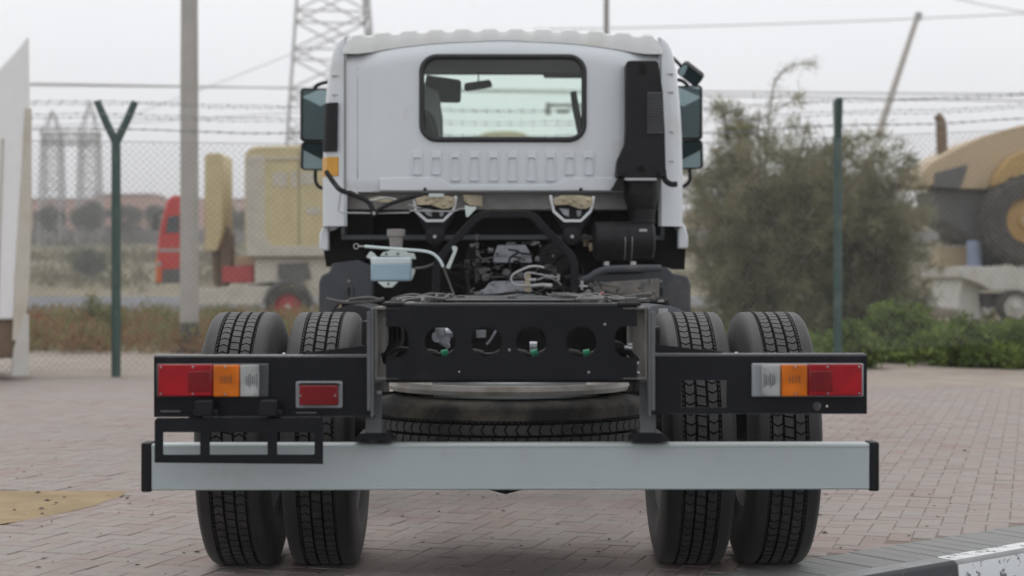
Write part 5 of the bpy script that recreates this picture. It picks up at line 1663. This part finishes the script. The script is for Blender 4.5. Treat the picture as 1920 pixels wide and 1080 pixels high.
# crane boom far right
Yk = 180
(bx0, bz0), (bx1, bz1) = W(1560, 500, Yk), W(1722, 26, Yk)
bo = Vector((bx0, Yk, 0))
crane = empty('crane', (bx0, Yk, 0), 0, 'distant crane with its pale boom slanting up above the right hand tree', 'crane')
b = MB(); M['boom'] = pbr('pale_boom_paint', (0.46, 0.42, 0.36), 0.6, var=0.1)
A0, A1 = Vector((0, 0, 2.4)), Vector((bx1 - bx0, 0, bz1))
b.tube([A0, A0.lerp(A1, 0.55), A1], [0.6, 0.5, 0.36], 4); b.build('boom', M['boom'], crane, smooth=0)
b = MB(); b.box(A1.x - 0.35, A1.x + 0.35, -0.3, 0.3, A1.z - 0.7, A1.z + 0.15); b.build('boom_head', M['farsteel'], crane, bevel=0.05)
b = MB(); b.box(-4, 3, -1.3, 1.3, 0.7, 1.8); b.box(-2.6, 0.4, -1.1, 1.1, 1.8, 3.2); b.build('carrier', M['boom'], crane, bevel=0.1)
for x_ in (-3, -1.6, 0.6, 2):
    b = MB(); b.lathe([(-0.2, 0.3), (-0.2, 0.55), (0.2, 0.55), (0.2, 0.3)], (x_, -1.25, 0.52), 'y', 16); b.build('wheel', M['rubber'], crane)

# ================================================================ FAR BUILDINGS AND TREES
M['redwall'] = pbr('faded_red_render', (0.56, 0.36, 0.30), 0.9, var=0.08, scale=0.1)
M['redwall2'] = pbr('pale_red_render', (0.60, 0.42, 0.36), 0.9, var=0.08, scale=0.1)
M['farglass'] = pbr('far_window_glass', (0.07, 0.08, 0.09), 0.2, var=0.1)
M['farroof'] = pbr('flat_roof_edge', (0.36, 0.30, 0.28), 0.9, var=0.1)
def house(px0, px1, ytop, Y, mat, label):
    x0, z1_ = W(px0, ytop, Y); x1, _ = W(px1, ytop, Y)
    cx_ = (x0 + x1) / 2; w_ = (x1 - x0) / 2
    h = empty('house', (cx_, Y, 0), 0, label, 'house', 'low houses far beyond the road')
    h.location.z = gz(Y); z1_ -= gz(Y)
    b = MB(); b.box(-w_, w_, 0, 9, -0.6, z1_ - 0.3); b.build('wall', mat, h)
    b = MB(); b.box(-w_ - 0.25, w_ + 0.25, -0.25, 9.2, z1_ - 0.299, z1_); b.build('roof', M['farroof'], h)
    nwin = max(2, int(w_ * 2 / 4.2))
    for k in range(nwin):
        xx = -w_ + (k + 0.5) * 2 * w_ / nwin
        for zz in ([1.6, 4.9] if z1_ > 5.2 else [1.3]):
            b = MB(); b.box(xx - 0.8, xx + 0.8, -0.06, 0.05, zz, zz + 1.6)
            b.build('window', M['farglass'], h)
house(-110, 48, 374, 318, M['redwall2'], 'pale red far house partly behind the white lorry at the left edge')
house(50, 172, 372, 312, M['redwall'], 'red far house behind the lattice gantry')
house(176, 288, 363, 305, M['redwall'], 'taller red far house left of the red lorry')
house(292, 468, 372, 318, M['redwall2'], 'pale red far house behind the red lorry cab and grey pole')
house(1290, 1560, 392, 330, M['redwall2'], 'pale far house behind the right hand trees')
house(1640, 1840, 388, 325, M['redwall2'], 'pale far house behind the yellow machine')
M['bwall'] = pbr('grey_boundary_wall', (0.21, 0.20, 0.19), 0.9, var=0.12, scale=0.2)
a, z1_ = W(-150, 430, 298)
b = MB(); c = W(2100, 430, 298)[0]; b.box(a, c, 298, 298.3, gz(298) - 0.5, z1_)
k = a
while k < c:
    b.box(k - 0.3, k + 0.3, 297.8, 297.999, gz(298) - 0.5, z1_ + 0.2); k += 5.0
o = b.build('boundary_wall', M['bwall']); tag(o, 'long low grey wall in front of the far red houses', 'wall')

def leaf_cloud(name, blades, mat, parent=None, loc=None):
    """blades: (centre, direction, side, length, width, tint)"""
    vs, fs, ts_ = [], [], []
    for c, d, s1, L, w_, ti in blades:
        k = len(vs)
        e = d * L; q = s1 * w_
        vs += [c - q * 0.5, c + e * 0.5 + q, c + e, c + e * 0.5 - q] if False else [c, c + e * 0.45 + q * 0.5, c + e, c + e * 0.45 - q * 0.5]
        fs.append((k, k + 1, k + 2, k + 3)); ts_.append(ti)
    me = bpy.data.meshes.new(name)
    me.from_pydata([tuple(v) for v in vs], [], fs); me.materials.append(mat)
    me.attributes.new('tint', 'FLOAT', 'FACE').data.foreach_set('value', ts_)
    return link(name, me, parent, loc=loc)

def rdir(r_, up=0.0):
    v = Vector((r_.gauss(0, 1), r_.gauss(0, 1), r_.gauss(0, 1) + up))
    return v.normalized() if v.length > 1e-6 else Vector((0, 0, 1))

def clump_blades(r_, centre, rad, n, L, w_, up=0.3, tb=0.5, flat=1.0):
    out = []
    for _ in range(n):
        v = rdir(r_); rr_ = rad * r_.random() ** 0.5
        c = Vector(centre) + Vector((v.x * rr_, v.y * rr_, v.z * rr_ * flat))
        d = (rdir(r_) * 0.8 + v * 0.6 + Vector((0, 0, up))).normalized()
        s1 = d.cross(rdir(r_)); s1 = s1.normalized() if s1.length > 1e-6 else Vector((1, 0, 0))
        out.append((c, d, s1, L * r_.uniform(0.6, 1.3), w_ * r_.uniform(0.7, 1.3), min(1, max(0, tb + r_.gauss(0, 0.22)))))
    return out

M['fartree'] = leaf_mat('far_tree_leaf', (0.09, 0.10, 0.06), (0.16, 0.17, 0.105), 0.3)
M['bark'] = pbr('grey_brown_bark', (0.20, 0.165, 0.135), 0.9, var=0.25, scale=10, bump=0.4, bscale=40)
def far_tree(px, ytop, Y, wpx, label, seed, mat=None):
    x_, h = W(px, ytop, Y); h -= gz(Y); r_ = random.Random(seed); w_ = wpx * Y / F / 2
    t_ = empty('tree', (x_, Y, gz(Y)), 0, label, 'tree', 'dark trees before the far houses')
    b = MB(); b.tube([(0, 0, -0.2), (0.1, 0, h * 0.35), (0, 0.1, h * 0.7)], [0.22, 0.16, 0.08], 8)
    for k in range(5):
        d = rdir(r_, 0.8); b.tube([(0.08, 0, h * 0.35), Vector((0, 0, h * 0.45)) + d * w_ * 0.7], [0.09, 0.03], 6)
    b.build('trunk', M['bark'], t_)
    bl = []
    for k in range(16):
        v = rdir(r_); c = Vector((v.x * w_ * 0.75, v.y * w_ * 0.75, h * 0.66 + v.z * h * 0.24))
        bl += clump_blades(r_, c, w_ * 0.42, 130, 0.22 * w_, 0.11 * w_, 0.1, r_.uniform(0.2, 0.8))
    leaf_cloud('crown', bl, mat or M['fartree'], t_)
for i, (px, yt, Y, wp, lab) in enumerate((
    (92, 386, 290, 52, 'far dark tree under the left mast of the gantry'),
    (165, 378, 286, 60, 'far dark tree under the right mast of the gantry'),
    (238, 384, 292, 50, 'far dark tree just right of the forked fence post'),
    (292, 380, 291, 40, 'far dark tree beside the red lorry cab'),
    (440, 385, 270, 46, 'green tree seen between the beige mast and the beige machine'),
    (165, 474, 206, 64, 'dark bushy tree standing alone in the field beyond the road'))):
    far_tree(px, yt, Y, wp, lab, 50 + i)

# ================================================================ NEAR VEGETATION
# feathery grey-green trees on the right
M['tamarisk'] = leaf_mat('dusty_feathery_leaf', (0.165, 0.158, 0.09), (0.34, 0.335, 0.20), 0.42)
def feather_tree(loc, H, Wd, nst, nleaf, label, seed, lean=0.0, plume=None):
    r_ = random.Random(seed)
    t_ = empty('feathery_tree', loc, 0, label, 'tree', 'feathery trees behind the fence')
    b = MB(); bl = []
    tips = []
    for s1 in range(nst):
        a = r_.uniform(0, 6.283); out_ = r_.uniform(0.15, 1.0) ** 0.8
        h = H * r_.uniform(0.6, 1.0) * (1 - 0.22 * out_)
        p0 = Vector((r_.gauss(0, 0.12), r_.gauss(0, 0.1), -0.05))
        ex = Vector((math.cos(a) * Wd * 0.5 * out_ + lean, math.sin(a) * Wd * 0.32 * out_, h))
        mid = Vector((ex.x * 0.42, ex.y * 0.42, h * 0.52))
        pts = smooth_path([p0, mid, ex], 6)
        b.tube(pts, [0.05 * (1 - i / len(pts)) + 0.006 for i in range(len(pts))], 6)
        nb = 17
        for k in range(nb):
            u = 0.14 + 0.86 * (k / nb) ** 0.8
            q = pts[min(len(pts) - 1, int(u * (len(pts) - 1)))]
            d = (rdir(r_, 0.25) + Vector((0, 0, 0.35))).normalized(); L = r_.uniform(0.5, 1.1) * (1.1 - 0.5 * u)
            q2 = q + d * L
            q3 = q2 + Vector((d.x * 0.18, d.y * 0.18, -0.02))
            br = smooth_path([q, q2, q3], 4)
            b.tube(br, [0.012 - 0.008 * i / len(br) for i in range(len(br))], 4, cap=False)
            tb = r_.uniform(0.15, 0.85)
            per = int(nleaf / (nst * nb))
            for _ in range(per):
                w0 = br[r_.randrange(len(br))] + rdir(r_) * abs(r_.gauss(0, 0.15))
                dd = (d * 0.7 + rdir(r_) * 0.8 + Vector((0, 0, 0.1))).normalized()
                sd = dd.cross(rdir(r_)).normalized()
                bl.append((w0, dd, sd, r_.uniform(0.10, 0.26), r_.uniform(0.010, 0.024), min(1, max(0, tb + r_.gauss(0, 0.2)))))
    if plume:
        p0, p1, p2 = [Vector(q) for q in plume]
        pts = smooth_path([p0, p1, p2], 8)
        b.tube(pts, [0.02 - 0.016 * i / len(pts) for i in range(len(pts))], 5)
        for q in pts[4:]:
            for _ in range(26):
                dd = (rdir(r_) + Vector((0.3, 0, -0.2))).normalized(); bl.append((q + rdir(r_) * r_.uniform(0, 0.16), dd, dd.cross(rdir(r_)).normalized(), r_.uniform(0.08, 0.18), 0.010, r_.random()))
    b.build('trunk', M['bark'], t_)
    leaf_cloud('crown', bl, M['tamarisk'], t_)
x_, _ = W(1425, 0, 29.0)
feather_tree((x_, 29.0, -0.03), 4.75, 4.3, 24, 60000, 'tall feathery grey green tree with a drooping plume, directly beside the cab', 21,
             plume=((0.1, 0, 3.4), (0.3, 0, 4.9), (1.0, 0, 5.2)))
x_, _ = W(1545, 0, 30.6)
feather_tree((x_, 30.6, -0.03), 4.35, 3.2, 16, 36000, 'feathery grey green tree standing right behind the fence post', 23)
x_, _ = W(1635, 0, 30.0)
feather_tree((x_, 30.0, -0.03), 4.0, 3.0, 16, 36000, 'lower feathery grey green tree between the fence post and the earthmover', 22)

M['shrubleaf'] = leaf_mat('fresh_green_leaf', (0.085, 0.135, 0.034), (0.22, 0.30, 0.08), 0.4)
def shrub(px, ytop, Y, wpx, label, seed, mat, n=26, name='shrub', leafL=0.10, leafW=0.045):
    x_, h = W(px, ytop, Y); r_ = random.Random(seed); w_ = wpx * Y / F / 2
    t_ = empty(name, (x_, Y, -0.02), 0, label, 'shrub', 'shrubs along the fence')
    b = MB(); bl = []
    for k in range(n):
        a = r_.uniform(0, 6.283); o_ = r_.random() ** 0.6
        hh_ = h * (1 - 0.55 * o_ ** 2) * r_.uniform(0.55, 1.0)
        e = Vector((math.cos(a) * w_ * o_, math.sin(a) * min(w_, 0.7) * o_, hh_))
        pts = smooth_path([(r_.gauss(0, 0.05), r_.gauss(0, 0.05), 0), (e.x * 0.6, e.y * 0.6, e.z * 0.55), e], 4)
        b.tube(pts, [0.010 - 0.007 * i / len(pts) for i in range(len(pts))], 4, cap=False)
        tb = r_.uniform(0.2, 0.85)
        for q in pts[2:]:
            bl += clump_blades(r_, q, 0.15, 34, leafL, leafW, 0.35, tb)
    b.build('stem', M['bark'], t_); leaf_cloud('foliage', bl, mat, t_)
for i, (px, yt, Y, wp, lab) in enumerate((
    (1600, 612, 21.9, 120, 'low green shrub at the foot of the right fence post'),
    (1690, 562, 23.5, 190, 'largest round green shrub below the right hand tree'),
    (1790, 600, 22.3, 170, 'green shrub before the landing legs of the low loader'),
    (1900, 612, 21.8, 180, 'bright green shrub directly in front of the low loader wheels'),
    (1500, 630, 24.0, 130, 'small green shrub behind the outer right tyre'))):
    shrub(px, yt, Y, wp, lab, 80 + i, M['shrubleaf'])

# dry scrub strip on the left, and along the road edge
M['dryleaf'] = leaf_mat('dry_scrub_leaf', (0.27, 0.13, 0.07), (0.33, 0.24, 0.12), 0.35)
M['drygreen'] = leaf_mat('olive_scrub_leaf', (0.15, 0.15, 0.06), (0.26, 0.27, 0.12), 0.35)
r_ = random.Random(5); bl = []; bl2 = []
for k in range(640):
    Y = r_.uniform(26.0, 36); x_ = r_.uniform(-13.0, 1.5)
    h = 0.50 * r_.uniform(0.4, 1.15) * (1.1 if Y > 28 else 0.8)
    for q in range(3):
        c = Vector((x_ + r_.gauss(0, 0.12), Y + r_.gauss(0, 0.12), h * (0.2 + 0.33 * q)))
        top = q == 2
        (bl2 if (top and r_.random() < 0.5) or r_.random() < 0.12 else bl).extend(clump_blades(r_, c, 0.25, 20, 0.19, 0.034, 0.7, r_.uniform(0.1, 0.9), 0.7))
o = leaf_cloud('dry_scrub', bl, M['dryleaf']); tag(o, 'dry rust brown scrub growing in a strip behind the fence', 'scrub', kind='stuff')
o = leaf_cloud('green_scrub', bl2, M['drygreen']); tag(o, 'olive green tufts growing among the dry scrub behind the fence', 'scrub', kind='stuff')
shrub(182, 556, 29, 105, 'upright yellow green shrub beside the forked left fence post', 97, M['drygreen'], 22, leafL=0.11, leafW=0.02)
bl = []
for k in range(1500):
    Y = r_.choice((r_.uniform(186, 296), r_.uniform(40, 66), r_.gauss(205, 5), r_.gauss(245, 5))); x_ = r_.uniform(-0.36, 0.40) * Y
    q_ = Y / 200
    c = Vector((x_, Y, gz(Y) + 0.3 * q_)); bl += clump_blades(r_, c, 1.2 * q_, 14, 0.9 * q_, 0.3 * q_, 0.5, r_.uniform(0, 1), 0.4)
M['fieldgrass'] = leaf_mat('field_grass_blade', (0.09, 0.085, 0.035), (0.22, 0.19, 0.09), 0.3)
o = leaf_cloud('field_grass', bl, M['fieldgrass']); tag(o, 'rough olive grass tufts spread over the field beyond the road', 'grass', kind='stuff')
bl = []
for k in range(420):
    Y = r_.uniform(21.8, 36.0); x_ = r_.uniform(2.0, 14)
    bl += clump_blades(r_, Vector((x_, Y, 0.12)), 0.28, 26, 0.18, 0.04, 0.6, r_.uniform(0, 1), 0.6)
o = leaf_cloud('verge_grass', bl, M['shrubleaf']); tag(o, 'low green weeds under the trees and shrubs on the right', 'weeds', kind='stuff')

# ================================================================ VEHICLES BEHIND
M['lorryred'] = pbr('red_lorry_paint', (0.52, 0.035, 0.025), 0.4, var=0.08, coat=0.3)
M['lorryorange'] = pbr('orange_lorry_paint', (0.62, 0.14, 0.03), 0.45, var=0.08)
M['beige'] = pbr('beige_machine_paint', (0.58, 0.495, 0.285), 0.55, var=0.08, scale=2, dirt=(0.45, 0.37, 0.22), damt=0.3)
M['cream'] = pbr('cream_machine_paint', (0.55, 0.52, 0.45), 0.55, var=0.08, dirt=(0.38, 0.33, 0.26), damt=0.4)
M['brownsteel'] = pbr('rusty_brown_steel', (0.17, 0.115, 0.075), 0.7, var=0.2)
M['hubred'] = pbr('red_hub_paint', (0.42, 0.05, 0.05), 0.5, var=0.15)
M['tan'] = pbr('tan_machine_paint', (0.50, 0.39, 0.25), 0.5, var=0.1, scale=3, dirt=(0.36, 0.26, 0.15), damt=0.3)
M['hubyellow'] = pbr('yellow_hub_paint', (0.45, 0.29, 0.10), 0.5, var=0.1)
M['trailerwhite'] = pbr('trailer_white_paint', (0.55, 0.54, 0.51), 0.55, var=0.06, dirt=(0.4, 0.35, 0.28), damt=0.4)
M['bluepaint'] = pbr('blue_paint', (0.26, 0.31, 0.44), 0.6, var=0.1)

def far_wheel(parent, x, y, r, w_, hubmat, hub=0.5, lug=0, name='wheel', th='y', z=None):
    b = MB(); z = r if z is None else z
    b.lathe([(-w_ / 2, hub * r), (-w_ / 2, r * 0.86), (-w_ * 0.38, r * 0.98), (w_ * 0.38, r * 0.98), (w_ / 2, r * 0.86), (w_ / 2, hub * r)], (x, y, z), 'y', 32, closed=True)
    for k in range(lug):
        a = 2 * math.pi * k / lug
        for sgn in (-1, 1):
            c = Vector((x + r * 0.99 * math.cos(a + sgn * 0.06), y + sgn * w_ * 0.24, z + r * 0.99 * math.sin(a + sgn * 0.06)))
            b.box(c.x - 0.05, c.x + 0.05, c.y - w_ * 0.22, c.y + w_ * 0.22, c.z - 0.028, c.z + 0.028, Matrix.Rotation(-a + math.pi / 2, 3, 'Y'))
    wl = b.build(name, M['rubberdusty'], parent)
    b = MB(); b.lathe([(-w_ * 0.42, 0.0), (-w_ * 0.42, hub * r * 0.4), (-w_ * 0.3, hub * r * 0.45), (-w_ * 0.25, hub * r * 0.9), (-w_ * 0.48, hub * r), (w_ * 0.48, hub * r)], (x, y, z), 'y', 24)
    b.build('hub', hubmat, wl)
    b = MB(); b.lathe([(-w_ * 0.55, 0.03), (-w_ * 0.53, hub * r * 0.22), (-w_ * 0.3, hub * r * 0.25)], (x, y, z), 'y', 12); b.build('hub_cap', M['trailerwhite'], wl)
    return wl

# beige machine on its carrier
Yc_ = 43.0
mx, _ = W(530, 0, Yc_)
C_ = lambda px, py: (W(px, py, Yc_)[0] - mx, W(px, py, Yc_)[1])
mac = empty('beige_crane_carrier', (mx, Yc_, 0), 0, 'beige mobile crane carrier with square body, red front cab and red wheel hub', 'machine')
def Cplate(pts, y0, y1, name, mat, par=None, bevel=0.04):
    b = MB(); b.plate([C_(*q) for q in pts], y0, y1); return b.build(name, mat, par or mac, bevel=bevel)
hb = Cplate(((458, 470), (458, 290), (466, 278), (480, 274), (720, 268), (720, 470)), 0, 3.2, 'machine_body', M['beige'], bevel=0.06)
Cplate(((461, 482), (461, 292), (496, 290), (496, 440), (510, 460), (720, 462), (720, 482)), -0.03, 1.6, 'body_band', M['cream'], hb)
for a, c, y0_, y1_ in ((512, 538, 323, 350), (546, 556, 320, 352), (562, 590, 324, 346), (575, 600, 388, 402)):
    Cplate(((a, y1_), (c, y1_), (c, y0_), (a, y0_)), -0.016, 0.05, 'faded_marking', M['cream'], hb, 0)
for px in (560, 610, 660):
    Cplate(((px, 458), (px + 1.5, 458), (px + 1.5, 284), (px, 284)), -0.012, 0.05, 'body_seam', M['brownsteel'], hb, 0)
Cplate(((500, 300), (720, 296), (720, 292), (500, 296)), -0.04, 0.05, 'body_rail', M['cream'], hb, 0)
Cplate(((376, 470), (376, 290), (382, 284), (408, 284), (412, 290), (412, 430), (400, 470)), 0.5, 2.0, 'mast', M['beige'])
Cplate(((398, 540), (400, 430), (412, 420), (424, 440), (424, 500), (410, 545)), 0.9, 1.4, 'mast_strut', M['brownsteel'])
Cplate(((384, 440), (396, 436), (398, 540), (388, 530)), 0.9, 1.3, 'mast_strut', M['brownsteel'])
Cplate(((411, 530), (411, 500), (472, 497), (472, 530)), 0.35, 2.4, 'red_toolbox', M['hubred'])
Cplate(((425, 496.5), (425, 478), (474, 478), (474, 496.5)), 1.0, 2.1, 'yellow_tray', M['tan'])
Cplate(((340, 578), (340, 545), (400, 540), (475, 530), (475, 483), (720, 483), (720, 590), (596, 590), (590, 545), (568, 528), (520, 530), (504, 545), (498, 582)), 0.2, 3.1, 'carrier_deck', M['cream'])
Cplate(((520, 523), (520, 494), (575, 492), (582, 523)), 0.12, 0.5, 'engine_vent', M['poledark'], bevel=0.01)
b = MB(); b.box(*sorted((C_(372, 0)[0], C_(498, 0)[0])), 0.0, 0.199, C_(0, 578)[1], C_(0, 570)[1]); b.build('deck_rail', M['farsteel'], mac)
b = MB(); b.tube([(C_(540, 0)[0] + 0.64 * math.cos(a * math.pi / 12), 0.1, 0.56 + 0.66 * math.sin(a * math.pi / 12)) for a in range(0, 13)], 0.07, 6); b.build('wheel_arch', M['poledark'], mac)
for px in (540, 640, 700): far_wheel(mac, C_(px, 0)[0], 0.2, 0.57, 0.5, M['hubred'], 0.62, z=0.55)
far_wheel(mac, C_(385, 0)[0], 2.7, 0.57, 0.5, M['hubred'], 0.62, z=0.55)
fc = Cplate(((296, 528), (293, 480), (297, 440), (305, 400), (312, 376), (322, 366), (339, 366), (342, 372), (342, 528)), 0, 2.3, 'front_cab', M['lorryred'], bevel=0.07)
fc['label'] = 'red low slung cab at the front of the machine'
Cplate(((311, 436), (316, 406), (336, 404), (336, 436)), -0.02, 0.3, 'side_window', M['farglass'], fc, 0)
Cplate(((292, 531), (292, 482), (301, 490), (304, 531)), -0.015, 2.32, 'bumper', M['lorryorange'], fc)
Cplate(((304, 531), (305, 505), (341, 503), (341, 531)), -0.03, 0.4, 'step_panel', M['poledark'], fc, 0.01)
Cplate(((337.5, 502), (337.5, 396), (338.5, 396), (338.5, 502)), -0.008, 0.05, 'door_gap', M['poledark'], fc, 0)
Cplate(((294, 500), (294, 490), (302, 490), (302, 500)), -0.03, 0.25, 'headlight', M['clearlens'], fc, 0.02)
b = MB(); b.tube([(C_(306, 0)[0], -0.05, C_(0, 396)[1]), (C_(298, 0)[0], -0.35, C_(0, 400)[1])], 0.03, 6); b.box(C_(298, 0)[0] - 0.08, C_(298, 0)[0] + 0.08, -0.42, -0.34, C_(0, 432)[1], C_(0, 402)[1]); b.build('mirror', M['poledark'], fc, bevel=0.02)
b = MB(); b.box(*sorted((C_(299, 0)[0], C_(341, 0)[0])), -0.012, 0.1, C_(0, 472)[1], C_(0, 466)[1]); b.build('side_stripe', M['farsteel'], fc)
# domed tan load beyond, just seen through the cab glass
x0, z1_ = W(838, 240, 42); x1, _ = W(1050, 240, 42)
tl = empty('covered_load', ((x0 + x1) / 2, 42, 0), 0, 'tan domed load whose top shows low in the cab rear window', 'load')
w_ = (x1 - x0) / 2; b = MB(); rows = []
for yy in (0, 1, 2.6, 5.0):
    f = 1 - 0.05 * (abs(yy - 2.5)) ** 2
    rows.append([Vector((-w_ + 2 * w_ * i / 24, yy, 0.8 + (z1_ - 0.8) * (1 - abs(i / 12 - 1) ** 3.2 * 0.35) * (0.94 + 0.06 * f) + 0.02 * noise.noise((i * 0.9, yy * 2, 0)))) for i in range(25)])
rows.insert(0, [Vector((v.x, -0.05, 1.1)) for v in rows[0]]); rows.append([Vector((v.x, 5.05, 1.1)) for v in rows[-1]])
b.grid(rows); b.build('tarpaulin', M['beige'], tl, recalc=False)
b = MB(); b.box(-w_ * 0.9, w_ * 0.9, 0, 5, 0.9, 1.1); b.build('trailer_bed', M['brownsteel'], tl)
for x_ in (-0.9, 0.9):
    b = MB(); b.lathe([(-0.15, 0.2), (-0.15, 0.48), (0.15, 0.48), (0.15, 0.2)], (x_, 1.0, 0.48), 'x', 20); b.build('wheel', M['rubber'], tl)

# tan wheeled machine on a low loader at the right edge
Yd = 48.0
dx0, _ = W(1880, 0, Yd)
D_ = lambda px, py: (W(px, py, Yd)[0] - dx0, W(px, py, Yd)[1])
trl = empty('low_loader', (dx0, Yd, 0), 0, 'white low loader trailer under the tan earthmover', 'trailer')
def Dplate(fn, pts, y0, y1, name, mat, par, bevel=0.04):
    b = MB(); b.plate([fn(*q) for q in pts], y0, y1); return b.build(name, mat, par, bevel=bevel)
Dplate(D_, ((1795, 520), (1795, 500), (2300, 500), (2300, 545), (1850, 545), (1825, 530)), -0.4, 4.2, 'deck', M['trailerwhite'], trl)
Dplate(D_, ((1800, 580), (1810, 521), (1840, 532), (1846, 600), (1820, 600)), 0.3, 3.6, 'landing_leg', M['trailerwhite'], trl)
b = MB(); b.box(D_(1850, 0)[0], 5.0, 0.5, 3.4, 0.45, 0.9); b.build('axle_beam', M['poledark'], trl)
for px in (1895, 1970, 2045): far_wheel(trl, D_(px, 0)[0], -0.3, 0.50, 0.5, M['trailerwhite'], 0.72)
zo = D_(0, 500)[1]
ld = empty('earthmover', (dx0, Yd, zo), 0, 'tan earthmover with a huge tyre and upright exhaust carried on the low loader', 'machine')
def E_(px, py):
    q = D_(px, py); return (q[0], q[1] - zo)
eb = Dplate(E_, ((1735, 345), (1738, 318), (1752, 302), (1800, 275), (1850, 252), (1920, 232), (2060, 215), (2060, 300), (1930, 300), (1890, 318), (1868, 345), (1862, 352), (1800, 352), (1796, 345)), 0.4, 3.6, 'hood', M['tan'], ld, 0.06)
Dplate(E_, ((1756, 348), (1760, 322), (1822, 306), (1806, 352)), 0.34, 1.2, 'hood_opening', M['poledark'], eb, 0.01)
Dplate(E_, ((1862, 350), (1868, 322), (1890, 296), (1925, 280), (2060, 280), (2060, 330), (1930, 320), (1900, 335), (1885, 352)), -0.2, 0.38, 'mudguard', M['hubyellow'], eb)
Dplate(E_, ((1775, 410), (1765, 353), (1862, 353), (1880, 420), (2060, 430), (2060, 470), (1890, 470), (1830, 440)), 0.8, 3.2, 'frame', M['poledark'], ld, 0.06)
b = MB(); e0, e1 = E_(1797, 290), E_(1795, 225); e2 = E_(1787, 203)
b.tube([(e0[0], 1.8, e0[1]), (e1[0], 1.8, e1[1]), (e1[0] - 0.02, 1.8, e1[1] + 0.16), (e2[0], 1.8, e2[1])], [0.17, 0.17, 0.15, 0.12], 14); b.build('exhaust_stack', M['brownsteel'], ld)
rw = 1.36
for px, yy in ((1920, 0.0), (2130, 0.0), (1905, 3.4)): far_wheel(ld, E_(px, 0)[0], yy, rw, 1.0, M['hubyellow'], 0.5, 22, z=rw + 0.01)
x_, z_ = D_(1832, 500); b = MB(); b.lathe([(0, 0.21), (0.02, 0.22), (0.34, 0.21), (0.36, 0.22), (0.74, 0.21), (0.78, 0.18)], (0, 0, 0), 'z', 20)
o = b.build('drum', M['bluepaint'], loc=(dx0 + x_, Yd + 0.3, z_ + 0.001)); tag(o, 'blue drum on the low loader deck beside the huge tyre', 'drum')
x_, z_ = D_(1778, 500)
o = empty('crate', (dx0 + x_ + 0.6, Yd + 1.4, z_ + 0.001), 0, 'tan crate on the low loader deck left of the blue drum', 'crate')
b = MB(); b.box(-0.5, 0.5, 0, 0.9, 0, 0.62); b.build('crate_body', M['tan'], o, bevel=0.01); b = MB(); b.box(-0.53, 0.53, -0.03, 0.93, 0.621, 0.68); b.build('lid', M['cream'], o, bevel=0.01)

# white lorry body at the left edge
Ye = 18.6
ex, _ = W(0, 0, Ye)
G_ = lambda px, py: (W(px, py, Ye)[0] - ex, W(px, py, Ye)[1])
wl = empty('white_lorry', (ex, Ye, 0), R(21), 'tall white lorry body with cream corner post at the paving edge', 'lorry')
b = MB(); b.plate([G_(*q) for q in ((-420, 600), (-420, 330), (-60, 190), (-20, 150), (12, 112), (36, 84), (49, 62), (53, 68), (54, 200), (52, 420), (44, 560), (34, 600))], 0.0, 2.3); M['lorrywhite'] = pbr('bright_lorry_white', (0.80, 0.80, 0.80), 0.4, var=0.03, coat=0.2); wb = b.build('box_body', M['lorrywhite'], wl, bevel=0.03)
b = MB(); b.plate([G_(*q) for q in ((22, 640), (26, 520), (38, 330), (44, 200), (57, 200), (57, 420), (52, 560), (40, 640))], -0.02, 0.4); b.build('corner_post', M['cream'], wb, bevel=0.015)
for k in range(6):
    b = MB(); px = -10 - k * 22
    b.plate([G_(px, 590), G_(px + 8, 590), G_(px + 18, 260), G_(px + 12, 260)], -0.012, 0.02); b.build('body_rib', M['trailerwhite'], wb, bevel=0.003)
b = MB(); b.plate([G_(*q) for q in ((-420, 672), (-420, 601), (28, 601), (40, 641), (30, 672))], 0.05, 2.2); b.build('lower_skirt', M['brownsteel'], wl, bevel=0.02)
b = MB(); b.plate([G_(*q) for q in ((20, 706), (24, 655), (44, 590), (52, 590), (52, 706))], -0.03, 0.1); b.build('rear_mudflap', M['trailerwhite'], wl, bevel=0.01)
far_wheel(wl, -1.0, 0.25, 0.48, 0.3, M['trailerwhite'], 0.55)
far_wheel(wl, -1.0, 2.0, 0.48, 0.3, M['trailerwhite'], 0.55)

# ================================================================ HAZE
m, t, p = node_mat('thin_haze')
t.nodes.remove(p)
pv_ = t.nodes.new('ShaderNodeVolumePrincipled')
pv_.inputs['Color'].default_value = (0.99, 0.99, 1.0, 1)
pv_.inputs['Density'].default_value = 0.0009
pv_.inputs['Anisotropy'].default_value = 0.2
t.links.new(pv_.outputs[0], t.nodes['Material Output'].inputs['Volume'])
b = MB(); b.box(-1250, 1250, -350, 1550, -1.3, 85)
tag(b.build('haze', m, smooth=0), kind='stuff')
